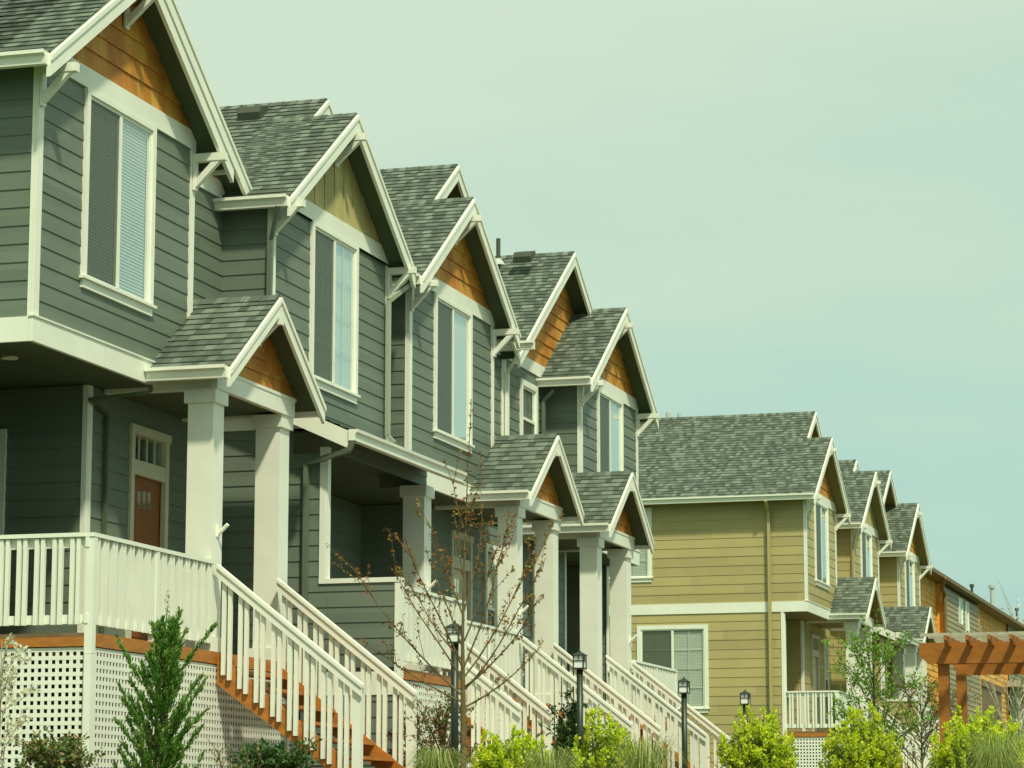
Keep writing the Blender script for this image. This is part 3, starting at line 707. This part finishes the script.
t2 = townhouse('middle tan townhouse of the far row, with a pale battened gable', TG, 2, 73.1, 4.25, 1, 5.3, .42, 1.05, 'tan', 'tansoffit', 'tandown', 73.25, 78.4, 0, gmat='batten', y_zg=2.1, winmun=True)
t3 = townhouse('last tan townhouse of the far row, in front of the brown cedar building', TG, 1, 85.35, 4.22, -1, 6.95, .42, 1.05, 'tan', 'tansoffit', 'tandown', 78.4, 83.24+2.5, 4.75, first=True, y_zg=2.1)

# extras on the roofs and eaves
def roof_vent(root, x, y, z, s=1):
    mb = MB(); mb.prism([(x-.2*s, y-.18*s, z-.13*s), (x-.2*s, y+.2*s, z+.13*s), (x-.2*s, y+.16*s, z+.20*s), (x-.2*s, y-.14*s, z+.12*s), (x-.2*s, y-.22*s, z-.0*s)], (.4*s, 0, 0)); mb.build('roof_vent', 'vent', root)
roof_vent(h2, -13.5, 33.12, 10.97, .8)
roof_vent(h4, -13.3, 45.28, 11.44, .8)
mb = MB(); mb.tube([(-13.74, 45.15, 11.2), (-13.74, 45.15, 11.80)], .04, 8); mb.build('vent_pipe', 'vent', h4)
mb = MB(); mb.tube([(-13.74, 45.15, 11.32), (-13.74, 45.15, 11.44)], [.13, .05], 10); mb.build('pipe_flashing', 'steel', h4)
mb = MB(); mb.tube([(-16.6, 70.0, 12.0), (-16.6, 70.0, 12.42)], .07, 8); mb.tube([(-16.3, 70.0, 12.0), (-16.3, 70.0, 12.38)], .06, 8); mb.build('vent_pipe', 'steel', t1)
down(t1, [(-13.17, 65.75, 9.5), (-13.17, 66.1, 9.25), (-13.17, 66.1, 2.1)], 'tandown', .09)
down(h2, [(-12.0, 35.4, 9.08), (-12.2, 34.93, 8.72), (-12.2, 34.93, 6.85), (-12.1, 34.93, 6.74)], 'downlight', .07)
down(h4, [(-12.62, 42.5, 9.2), (-12.85, 42.75, 9.0), (-12.86, 42.75, 6.7)], 'white', .07)
down(h4, [(-12.66, 44.9, 9.02), (-12.86, 44.95, 8.85), (-12.86, 44.95, 6.7)], 'down', .07)
mb = MB(); gutter_x(mb, 42.42, -1, XM+.02, XMO+.32, 9.42); mb.build('gutter', 'white', h4)
mb = MB(); mb.box(XM, XM+.026, 42.62, 42.86, 6.5, 9.25); mb.build('corner_board', 'white', h4)
down(h1, [(-12.24, 27.2, 6.36), (-12.24, 27.2, 6.28), (-12.86, 27.0, 6.20), (-12.89, 27.5, 6.1), (-12.89, 27.5, 3.5)], 'soffit', .045)
mb = MB(); mb.tube([(-12.95, 25.25, 6.385), (-12.95, 25.25, 6.365)], .09, 16); mb.build('ceiling_light', 'white', h1)

# ---------------------------------------------------------------- brown building beyond the tan row
bb = thing('brown_building', (-13, 88.5, 2.1), 'brown-eaved building with orange shingles and grey-brown siding beyond the pergola', 'house')
xw = -13.0
def lapp(name, m_, x, a, b, z0, z1, holes=(), exp=.2):
    mb = MB(); lap(mb, 'x', x, a, b, z0, z1, 1, holes, exp=exp, dep=.02); mb.build(name, m_, bb)
lapp('shingle_wall', 'brownshingle', xw, 88.5, 94.2, 2, 9.86)
lapp('siding_wall', 'brownsiding', xw+.25, 94.2, 103.8, 2, 9.75, [(98.1, 99.0, 8.75, 9.6), (99.9, 100.7, 7.7, 9.6)], .18)
lapp('shingle_wall', 'brownshingle', xw, 103.8, 114.7, 2, 9.86, [(104.3, 106.3, 8.4, 9.15)])
lapp('siding_wall', 'olive', xw+.1, 114.7, 130, 2, 9.86, [(116.9, 118.5, 6.0, 7.2)], .18)
window(bb, 'x', xw+.25, 98.1, 99.0, 8.75, 9.6, kind='single', trim=.06, right='blind', sill=False); window(bb, 'x', xw+.25, 99.9, 100.7, 7.7, 9.6, kind='hung', trim=.06, sill=False)
window(bb, 'x', xw, 104.3, 106.3, 8.4, 9.15, kind='slider', trim=.15, sill=False); window(bb, 'x', xw+.1, 116.9, 118.5, 6.0, 7.2, kind='hung', trim=.1)
mb = MB()
for yy in (94.2, 103.8): mb.cut(); mb.box(xw, xw+.28, yy-.05, yy+.09, 2, 9.84)
for yy in (88.5, 114.7): mb.cut(); mb.box(xw, xw+.05, yy-.05, yy+.05, 2, 9.84)
mb.build('corner_board', 'brownshingle', bb)
mb = MB(); mb.box(xw+.13, xw+.7, 113.5, 131, 7.25, 7.5); mb.build('awning', 'oldwood', bb)
mb = MB(); mb.box(xw-.05, xw+.06, 102.2, 112.2, 2, 6.9); mb.build('garage_door', 'brown', bb)
mb = MB(); mb.box(xw-.04, xw+.12, 101.9, 112.5, 6.9, 7.15); mb.build('door_lintel', 'brown', bb)
# roof: eave line along y, rising away from the street
rf = MB(); xe = xw+.45; n = 22
for i in range(n):
    xa, xb2 = xe-.28*i, xe-.28*(i+1); za_, zb2 = 9.98+.14*i*.8+.02, 9.98+.14*(i+1)*.8
    rf.face([(xa, 87.6, za_), (xa, 131, za_), (xb2, 131, zb2), (xb2, 87.6, zb2)], [(87.6, i*.28), (131, i*.28), (131, i*.28+.27), (87.6, i*.28+.27)])
rf.build('roof', 'shingle', bb)
mb = MB(); mb.prism([(xe-.02, 87.6, 9.96), (xe-.02, 87.6, 9.86), (xw-6, 87.6, 9.86), (xw-6, 87.6, 12.3)], (0, 43.4, 0)); mb.build('soffit', 'brown', bb)
mb = MB(); mb.box(xe, xe+.10, 87.5, 131.2, 9.86, 9.985); mb.build('fascia_gutter', 'brown', bb)
mb = MB(); mb.box(XK, xw-.02, 130, 130.1, 2, 10); mb.box(XK, xw-.02, 88.5, 88.6, 2, 10); mb.box(XK, XK+.1, 88.6, 130, 2, 12); mb.build('end_wall', 'olive', bb)
def pipe(y, z1, r, m_):
    mb = MB(); mb.tube([(-13.3, y, 10.3), (-13.3, y, z1)], r, 8); mb.tube([(-13.3, y, z1-.12), (-13.3, y, z1)], r*1.7, 8); mb.build('vent_pipe', m_, bb)
pipe(93.5, 10.55, .045, 'vent'); pipe(106.5, 10.85, .05, 'vent'); pipe(113.0, 11.35, .085, 'steel'); pipe(122, 11.1, .05, 'vent')
mb = MB(); mb.tube([(xe+.08, 92.6, 9.9), (xe-.1, 93.2, 9.55), (xw+.33, 94.0, 9.4), (xw+.33, 94.05, 2.2)], .07, 6); mb.build('downspout', 'brown', bb)

# ---------------------------------------------------------------- ground
def terrain():
    mb = MB()
    xs = [(-700, 6), (-60, 2.1), (-24, 1.72), (-3.5, 1.7), (-2.9, 1.5), (-1.6, .35), (-1.1, .1), (1.05, .1)]
    ys = [-400, -30, 5, 18, 50, 64, 90, 140, 300, 900]
    def h(x, z, y):
        k2 = min(1, max(0, (y-50)/14)); k3 = min(1, max(0, (y-5)/13)) if y < 18 else 1
        if x > -3.6 and z < 1.6: return z
        return (z*k3+(1-k3)*min(z, .2) if -24 < x else z)+.38*k2
    g = [[(x, y, h(x, z, y)) for x, z in xs] for y in ys]
    for j in range(len(ys)-1):
        for i in range(len(xs)-1): mb.face([g[j][i], g[j][i+1], g[j+1][i+1], g[j+1][i]])
    return struct(mb.build('ground', 'lawn'))
terrain()
mb = MB(); mb.box(-.95, .85, -400, 900, .06, .125)
for i in range(-20, 100): mb.box(-.951, .851, i*1.5, i*1.5+.01, .1, .1255)
struct(mb.build('pavement', 'conc'))
mb = MB(); mb.box(.87, 1.02, -400, 900, -.05, .13); struct(mb.build('kerb', 'conc'))
mb = MB(); mb.face([(1.02, -400, 0), (9, -400, 0), (9, 900, 0), (1.02, 900, 0)]); struct(mb.build('road', 'asphalt'))
mb = MB(); mb.box(9, 9.15, -400, 900, -.05, .13); mb.face([(9.15, -400, .12), (700, -400, 1), (700, 900, 1), (9.15, 900, .12)]); struct(mb.build('verge', 'lawn'))
mb = MB(); mb.box(-11.4, -3.9, 18.5, 49.5, 1.6, 1.75); struct(mb.build('planting_bed', 'mulch'))
mb = MB()
for y, z in ((28.4, 1.95), (34.4, 1.95), (40.2, 1.95), (45, 1.95)): mb.box(-9.85, -8.9, y-.8, y+.8, 1.6, z-.03); mb.box(-8.89, -3.8, y-.7, y+.7, 1.6, 1.77)
struct(mb.build('front_path', 'conc'))
mb = MB(); mb.box(-9.0, -7.6, 24.5, 55, 1.6, 1.78); mb.build('x', 'mulch'); bpy.data.objects.remove(bpy.data.objects['x'])

# ---------------------------------------------------------------- path lights
def lamp(x, y, zt, label):
    zb = 1.72; root = thing('lamp_post', (x, y, zb), label, 'lamp post', 'path lights in front of the townhouses')
    mb = MB(); mb.tube([(x, y, zb), (x, y, zt-.24)], .04, 12); mb.tube([(x, y, zb), (x, y, zb+.05)], .075, 12); mb.build('post', 'black', root, True)
    z0 = zt-.235; s = .062
    mb = MB(); mb.box(x-s-.012, x+s+.012, y-s-.012, y+s+.012, z0, z0+.014)
    for a in (-1, 1):
        for b in (-1, 1): mb.box(x+a*s-.006, x+a*s+.006, y+b*s-.006, y+b*s+.006, z0+.014, z0+.165)
    for a in (-1, 1): mb.box(x-s, x+s, y+a*s-.005, y+a*s+.005, z0+.098, z0+.107); mb.box(x+a*s-.005, x+a*s+.005, y-s, y+s, z0+.098, z0+.107)
    for a in (-1, 1): mb.box(x-.004, x+.004, y+a*s-.004, y+a*s+.004, z0+.107, z0+.165); mb.box(x+a*s-.004, x+a*s+.004, y-.004, y+.004, z0+.107, z0+.165)
    l_ = mb.build('lantern', 'black', root)
    mb = MB(); mb.box(x-s+.008, x+s-.008, y-s+.008, y+s-.008, z0+.016, z0+.16); mb.build('lantern_glass', 'frost', l_)
    mb = MB(); q = s+.02; t = .02
    b0 = [(x-q, y-q, z0+.165), (x+q, y-q, z0+.165), (x+q, y+q, z0+.165), (x-q, y+q, z0+.165)]
    b1 = [(x-t, y-t, z0+.205), (x+t, y-t, z0+.205), (x+t, y+t, z0+.205), (x-t, y+t, z0+.205)]
    mb.face(b0[::-1]); mb.face(b1)
    for i in range(4): j = (i+1) % 4; mb.face([b0[i], b0[j], b1[j], b1[i]])
    mb.tube([(x, y, z0+.205), (x, y, z0+.222), (x, y, z0+.24)], [.008, .013, .003], 8); mb.build('lantern_roof', 'black', l_)
lamp(-8.62, 26.81, 3.69, 'black lamp post standing right behind the trunk of the budding maple')
lamp(-8.62, 31.67, 3.69, 'black lamp post between the dark evergreen shrub and a golden shrub')
lamp(-8.62, 37.14, 3.65, 'black lamp post in front of the white stair rails, below the tan house window')
lamp(-8.62, 41.24, 3.67, 'black lamp post seen against plain tan siding, its post hidden by a golden shrub')

# ---------------------------------------------------------------- pergola
pg = thing('pergola', (-5.2, 44, 1.7), 'orange-brown timber pergola with grey laths on top at the right edge', 'pergola')
def pbeam(y, x0, x1, z0, z1, name='cross_beam', t=.05):
    mb = MB(); mb.prism([(x0-.12, y, z1), (x1, y, z1+.0), (x1, y, z0), (x0+.02, y, z0), (x0-.12, y, z0+.12)], (0, t, 0)); mb.build(name, 'pergola', pg)
pbeam(42.0, -5.95, -1.6, 4.05, 4.37); pbeam(42.20, -5.85, -1.6, 4.05, 4.36)
pbeam(46.2, -6.0, -1.6, 4.10, 4.28)
for (x, y) in ((-5.73, 42.05), (-5.99, 46.1), (-2.0, 42.05), (-2.0, 46.1)):
    mb = MB(); mb.box(x-.075, x+.085, y+.055, y+.195, .4, 4.2 if y < 44 else 4.15); mb.build('post', 'pergola', pg)
for i in range(13):
    x = -5.62+i*.325
    mb = MB(); mb.prism([(x, 41.45, 4.445), (x, 47.0, 4.445), (x, 47.0, 4.302), (x, 41.62, 4.302), (x, 41.45, 4.37)], (.045, 0, 0)); mb.build('rafter', 'pergola', pg)
for i in range(9):
    y = 41.55+i*.62
    mb = MB(); mb.box(-5.95, -1.5, y, y+.045, 4.447, 4.482); mb.build('lath', 'oldwood', pg)
mb = MB(); mb.box(-5.98, -1.5, 41.50, 41.54, 4.43, 4.482); mb.build('lath', 'oldwood', pg)

# ---------------------------------------------------------------- plants
def rvec(r): 
    while True:
        v = Vector((r.uniform(-1, 1), r.uniform(-1, 1), r.uniform(-1, 1)))
        if .01 < v.length < 1: return v.normalized()
def branch(tb, r, p, d, ln, rad, seg=5, curve=0., up=0.):
    pts = [Vector(p)]; d = Vector(d).normalized()
    for i in range(seg):
        d = (d+rvec(r)*curve+Vector((0, 0, up))).normalized(); pts.append(pts[-1]+d*ln/seg)
    tb.tube(pts, [rad*(1-.75*i/seg) for i in range(seg+1)], 5, False); return pts
def lerp_pts(pts, t):
    f = t*(len(pts)-1); i = min(int(f), len(pts)-2); return pts[i].lerp(pts[i+1], f-i), (pts[i+1]-pts[i]).normalized()

def golden_shrub(x, y, zg_, w, zt, label, seed, n=150):
    r = random.Random(seed); root = thing('shrub', (x, y, zg_), label, 'shrub', 'golden green shrubs along the path')
    tb = MB(); lf = MB(); li = MB(); h = zt-zg_; c = Vector((x, y, zg_+.05))
    for i in range(n):
        a = r.uniform(0, 2*pi); e_ = math.acos(r.uniform(.0, 1)); rr = (.80+.25*r.random()**2)
        if r.random() < .25: rr *= .6
        tip = Vector((x+cos(a)*sin(e_)*w*.5*rr, y+sin(a)*sin(e_)*w*.5*rr, zg_+.25*h*(e_ > 1.2)*r.random()+h*(cos(e_)**.55)*rr*.97))
        tip.z = max(tip.z, zg_+.1)
        tb.tube([c+Vector((0, 0, .1)), c.lerp(tip, .5)+rvec(r)*.04+Vector((0, 0, .05)), tip], [.010, .006, .003], 4, False)
        d = (tip-c).normalized(); d = (d+Vector((0, 0, .9))).normalized()
        # upright shoot with leaves
        sh = r.uniform(.08, .19)
        for k_ in range(34):
            t = r.random(); q_ = tip+d*sh*(t-.4)+rvec(r)*.022*(1.5-t)
            ld = (rvec(r)*1.0+d*.9).normalized(); lf.leaf(q_, ld, r.uniform(.028, .070), r.uniform(.016, .038), rvec(r))
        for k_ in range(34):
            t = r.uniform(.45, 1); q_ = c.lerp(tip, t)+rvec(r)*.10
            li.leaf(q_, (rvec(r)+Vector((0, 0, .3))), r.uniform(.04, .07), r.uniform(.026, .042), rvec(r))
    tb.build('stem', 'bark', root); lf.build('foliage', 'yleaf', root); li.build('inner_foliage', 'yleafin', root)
golden_shrub(-8.61, 28.74, 1.75, .88, 2.63, 'golden green shrub just right of the maple trunk, in front of white stair rails', 11)
golden_shrub(-8.25, 31.45, 1.75, .88, 2.95, 'golden green shrub right beside the second lamp post from left', 12, 110)
golden_shrub(-7.65, 37.37, 1.72, 1.04, 3.20, 'golden green shrub hiding the foot of the last lamp post, before tan siding', 13, 240)
golden_shrub(-6.93, 41.76, 1.72, 1.25, 3.38, 'golden green shrub just below the leafy green tree, before the tan porch', 14, 290)
golden_shrub(-4.72, 38.25, 1.72, 1.32, 3.22, 'golden green shrub in front of the pergola posts, rightmost of its kind', 15, 320)

def grass_clump(x, y, zg_, w, h, label, seed, n=420):
    r = random.Random(seed); mb = MB()
    for i in range(n):
        a = r.uniform(0, 2*pi); l_ = h*r.uniform(.6, 1.15); sp = r.uniform(.1, 1)**.7*w*.5
        b = Vector((x+cos(a)*.1*r.random(), y+sin(a)*.1*r.random(), zg_)); o = Vector((cos(a), sin(a), 0)); sd = Vector((-sin(a), cos(a), 0))*.006
        P = [b, b+o*sp*.3+Vector((0, 0, l_*.6)), b+o*sp*.72+Vector((0, 0, l_*.92)), b+o*sp*1.35+Vector((0, 0, l_*r.uniform(.45, .85)))]
        for j in range(3):
            s0 = sd*(1-j*.28); s1 = sd*(1-(j+1)*.30); mb.face([P[j]-s0, P[j]+s0, P[j+1]+s1, P[j+1]-s1], [(0, 0)]*4)
    o = mb.build('ornamental_grass', 'blade'); o['label'] = label; o['category'] = 'grass clump'; o['group'] = 'ornamental grass clumps'
grass_clump(-8.13, 24.75, 1.7, .62, .62, 'clump of ornamental grass left of the maple trunk', 21)
grass_clump(-7.92, 27.9, 1.7, .8, .70, 'clump of ornamental grass between two golden shrubs near the maple', 22)
grass_clump(-7.45, 30.13, 1.7, .95, .88, 'clump of ornamental grass left of the lamp post below the tan house window', 23)
grass_clump(-4.15, 35.30, 1.7, 1.1, 1.06, 'large arching grass clump in front of the rightmost golden shrub', 24, 520)

# budding maple
def maple(x, y, zg_, label):
    r = random.Random(5); root = thing('maple_tree', (x, y, zg_), label, 'tree'); tb = MB(); lf = MB()
    top = 5.80
    trunk = [Vector((x, y, zg_)), Vector((x-.005, y, 2.6)), Vector((x-.015, y, 3.4)), Vector((x-.0, y, 4.2)), Vector((x+.03, y, 5.0)), Vector((x+.07, y, top))]
    tb.tube(trunk, [.034, .029, .017, .010, .006, .003], 7, False)
    br = []
    R3 = Vector((cos(.2903), sin(.2903), 0)); F3 = Vector((-sin(.2903), cos(.2903), 0))
    spec = [(2.85, -1, 1.75, .62), (2.92, 1, 1.55, .75), (3.0, -1, 1.3, 1.1), (3.05, 1, 1.9, 1.15), (2.75, 1, 1.0, .45), (2.8, -1, 1.1, .35), (3.1, -1, 1.5, 1.9), (3.15, 1, 1.65, 2.1), (3.3, -1, 1.1, 1.5), (3.4, 1, 1.1, 1.6), (3.6, -1, 1.0, 2.2), (3.7, 1, .9, 2.2), (4.0, -1, .7, 2.4), (4.2, 1, .6, 2.2), (2.95, 1, 1.3, .55), (3.2, -1, .95, .8), (4.5, -1, .5, 2.5), (4.6, 1, .45, 2.2)]
    for z0, sd, ln, upk in spec:
        t = (z0-zg_)/(top-zg_); p = Vector((x, y, z0)); dep = r.uniform(-.7, .7)
        d = (R3*sd+F3*dep+Vector((0, 0, upk*1.3 if upk > .6 else upk))).normalized()
        pts = branch(tb, r, p, d, ln, .0105*(1.2-t*.6), 8, .08, .05); br.append(pts)
        for k_ in range(int(ln*5)):
            q_, dd = lerp_pts(pts, r.uniform(.2, 1)); d2 = (dd+rvec(r)*.7+Vector((0, 0, .25))).normalized()
            br.append(branch(tb, r, q_, d2, r.uniform(.15, .45), .004, 3, .12, .05))
    br.append(trunk[3:])
    for pts in br:
        ln = sum((b-a).length for a, b in zip(pts, pts[1:])); n = int(ln*22)+3
        for k_ in range(n):
            q_, dd = lerp_pts(pts, r.uniform(.12, 1) if r.random() < .5 else r.uniform(.5, 1)); q_ = q_+rvec(r)*.018
            for j in range(r.choice((1, 2, 3))): lf.leaf(q_, rvec(r)+dd*.3+Vector((0, 0, -.2)), r.uniform(.02, .040), r.uniform(.014, .025), rvec(r))
    tb.build('trunk', 'bark', root, True); lf.build('crown', 'redleaf', root)
maple(-8.18, 25.74, 1.72, 'young maple with red-brown buds on bare upright branches, in front of the porches')

# upright juniper
def juniper(x, y, zg_, zt, w, label):
    r = random.Random(9); root = thing('juniper_tree', (x, y, zg_), label, 'tree'); tb = MB(); lf = MB(); lt = MB(); h = zt-zg_
    tb.tube([(x, y, zg_), (x+.02, y, zg_+h*.5), (x+.10, y, zt-.1)], [.022, .014, .004], 6, False)
    def spray(pts, ln, k0=70):
        for s_ in range(int(ln*k0)+6):
            tt = r.uniform(.15, 1)**.8; q_, dd = lerp_pts(pts, tt)
            sd = (dd*1.25+rvec(r)*.6+Vector((0, 0, .25))).normalized(); sl_ = r.uniform(.05, .12)*(1.2-.75*tt)
            tgt = lt if (tt > .88 and r.random() < .45) or r.random() < .05 else lf
            for j in range(8):
                b = q_+sd*sl_*j/8; tgt.leaf(b, sd+rvec(r)*.45, r.uniform(.024, .042), .011, rvec(r))
    for z0, tx, ty, tz in ((2.75, -9.36, 22.24, 3.32), (2.7, -10.16, 22.0, 3.22), (2.2, -9.42, 22.2, 2.86), (2.3, -10.13, 22.0, 2.80), (2.95, -9.62, 22.1, 3.45), (2.0, -9.40, 22.1, 2.45)):
        p0, p1 = Vector((x, y, z0)), Vector((tx, ty, tz)); pm = p0.lerp(p1, .5)+Vector((0, 0, -.05)); pts = [p0, pm, p1]
        tb.tube(pts, [.007, .005, .002], 5, False); spray(pts, (p1-p0).length, 95)
    n = 140
    for i in range(n):
        t = ((i+.5)/n)**1.15; z0 = zg_-.05+h*t*.88; cx = x+.10*t
        a = i*2.39996+r.uniform(-.4, .4); R0 = w*.5*(1-t)**.8*r.choice((.45, .7, .9, 1.0, 1.3))+.05
        d = Vector((cos(a), sin(a), .8+1.0*t)).normalized(); ln = R0/max(.35, sqrt(d.x**2+d.y**2))
        pts = branch(tb, r, (cx, y, z0-.05), d, ln, .006, 6, .09, .06)
        for s_ in range(int(ln*70)+6):
            tt = r.uniform(.15, 1)**.8; q_, dd = lerp_pts(pts, tt)
            sd = (dd*1.25+rvec(r)*.6+Vector((0, 0, .25))).normalized(); sl_ = r.uniform(.05, .12)*(1.2-.75*tt)
            tgt = lt if (tt > .88 and r.random() < .45) or r.random() < .05 else lf
            for j in range(8):
                b = q_+sd*sl_*j/8; tgt.leaf(b, sd+rvec(r)*.45, r.uniform(.024, .042), .011, rvec(r))
    # dead-straight leader
    for j in range(70):
        b = Vector((x+.10, y, zt-.45+.45*r.random())); lt.leaf(b+rvec(r)*.02, Vector((0, 0, 1))+rvec(r)*.6, .035, .01, rvec(r))
    tb.build('trunk', 'bark', root); lf.build('crown', 'conifer', root); lt.build('new_growth', 'tipleaf', root)
juniper(-9.83, 22.08, 1.7, 3.60, .80, 'pointed green juniper in front of the white lattice below the nearest porch')

# leafy small tree / shrub helper
def leafy(name, cat, x, y, zg_, zt, w, label, seed, lm, n=26, leaves=60, ls=.05, wm='bark', upk=1.6, base=.0, lw=.6, rad=.012, second=6):
    r = random.Random(seed); root = thing(name, (x, y, zg_), label, cat); tb = MB(); lf = MB(); h = zt-zg_
    if base: tb.tube([(x, y, zg_), (x, y, zg_+h*.9)], [rad*2.4, rad*.5], 6, False)
    for i in range(n):
        t = r.random(); z0 = zg_+.02 if not base else zg_+h*r.uniform(base, .8)
        a = r.uniform(0, 2*pi); d = Vector((cos(a), sin(a), upk*r.uniform(.3, 1.4)))
        d.normalize(); lim = (zt-z0)/max(d.z, .15); ho = sqrt(d.x**2+d.y**2); ln = min(lim, (w*.5)/max(ho, .2))*r.uniform(.75, 1.05)
        pts = branch(tb, r, (x, y, z0), d, ln, rad, 5, .12, .03); allp = [pts]
        for k_ in range(second):
            q_, dd = lerp_pts(pts, r.uniform(.3, 1)); allp.append(branch(tb, r, q_, dd+rvec(r)*.9, ln*r.uniform(.15, .35), rad*.35, 3, .15, .03))
        for pp in allp:
            for k_ in range(max(2, leaves//(second+1))):
                q_, dd = lerp_pts(pp, r.uniform(.2, 1)); lf.leaf(q_+rvec(r)*ls*.35, rvec(r)+dd*.4+Vector((0, 0, .1)), ls*r.uniform(.6, 1.2), ls*lw*r.uniform(.7, 1.1), rvec(r))
    tb.build('stem' if cat == 'shrub' else 'trunk', wm, root); lf.build('foliage' if cat == 'shrub' else 'crown', lm, root)
leafy('small_tree', 'tree', -8.35, 51.76, 2.0, 5.12, 2.0, 'small fresh-green leafy tree in front of the white columns of the tan porch', 31, 'greenleaf', 36, 100, .075, base=.12, upk=1.3, second=8)
leafy('small_tree', 'tree', -7.55, 52.3, 2.0, 4.35, 1.9, 'sparse red-leaved sapling with bare twigs, left of the pergola post', 32, 'redshrub', 30, 55, .06, base=.1, upk=1.4, wm='bark', second=7)
leafy('blossom_tree', 'tree', -10.45, 20.39, 1.6, 3.27, .50, 'cream-blossomed sapling at the left edge in front of the lattice', 33, 'blossom', 18, 55, .048, wm='palebark', base=.2, rad=.007)
leafy('shrub', 'shrub', -10.45, 21.4, 1.7, 2.31, .66, 'low shrub with reddish leaf tips below the left lattice', 34, 'mixleaf', 55, 60, .05, upk=.8, base=.15)
leafy('shrub', 'shrub', -10.15, 25.66, 1.7, 2.35, .85, 'low dark green shrub below the nearest orange stair stringer', 35, 'darkleaf', 60, 60, .055, upk=.8, base=.15)
leafy('shrub', 'shrub', -10.1, 24.6, 1.7, 2.55, .5, 'thin twiggy shrub right of the juniper against the lattice', 41, 'mixleaf', 14, 30, .04, upk=1.8)
leafy('shrub', 'shrub', -9.3, 28.5, 1.7, 2.98, .80, 'red-leaved shrub against the lattice of the second porch, left of the maple trunk', 36, 'redshrub', 30, 40, .05, upk=1.6, base=.15)
leafy('shrub', 'shrub', -8.78, 31.9, 1.7, 3.12, .42, 'dark upright evergreen shrub left of the second lamp post', 37, 'darkleaf', 46, 90, .05, upk=2.0, base=.2)
leafy('shrub', 'shrub', -10.05, 29.65, 1.7, 2.85, .6, 'green and red shrub seen between the near stair balusters', 38, 'redshrub', 26, 50, .05, upk=1.6, base=.1)
leafy('shrub', 'shrub', -9.0, 42.6, 1.8, 3.55, .75, 'bare brown twiggy shrub behind the last white stair rails', 39, 'redshrub', 26, 12, .04, upk=1.8)
leafy('bare_tree', 'tree', -12.6, 121.5, 2.0, 10.6, 5.2, 'pale bare-branched tree at the far right edge above the brown roof', 40, 'blossom', 40, 30, .16, wm='palebark', base=.45, rad=.05, second=9)
leafy('bare_tree', 'tree', -8.2, 75.0, 2.0, 6.0, 3.0, 'pale bare-branched sapling behind the pergola posts', 42, 'redshrub', 24, 22, .07, wm='palebark', base=.15, rad=.02, second=6, upk=1.6)
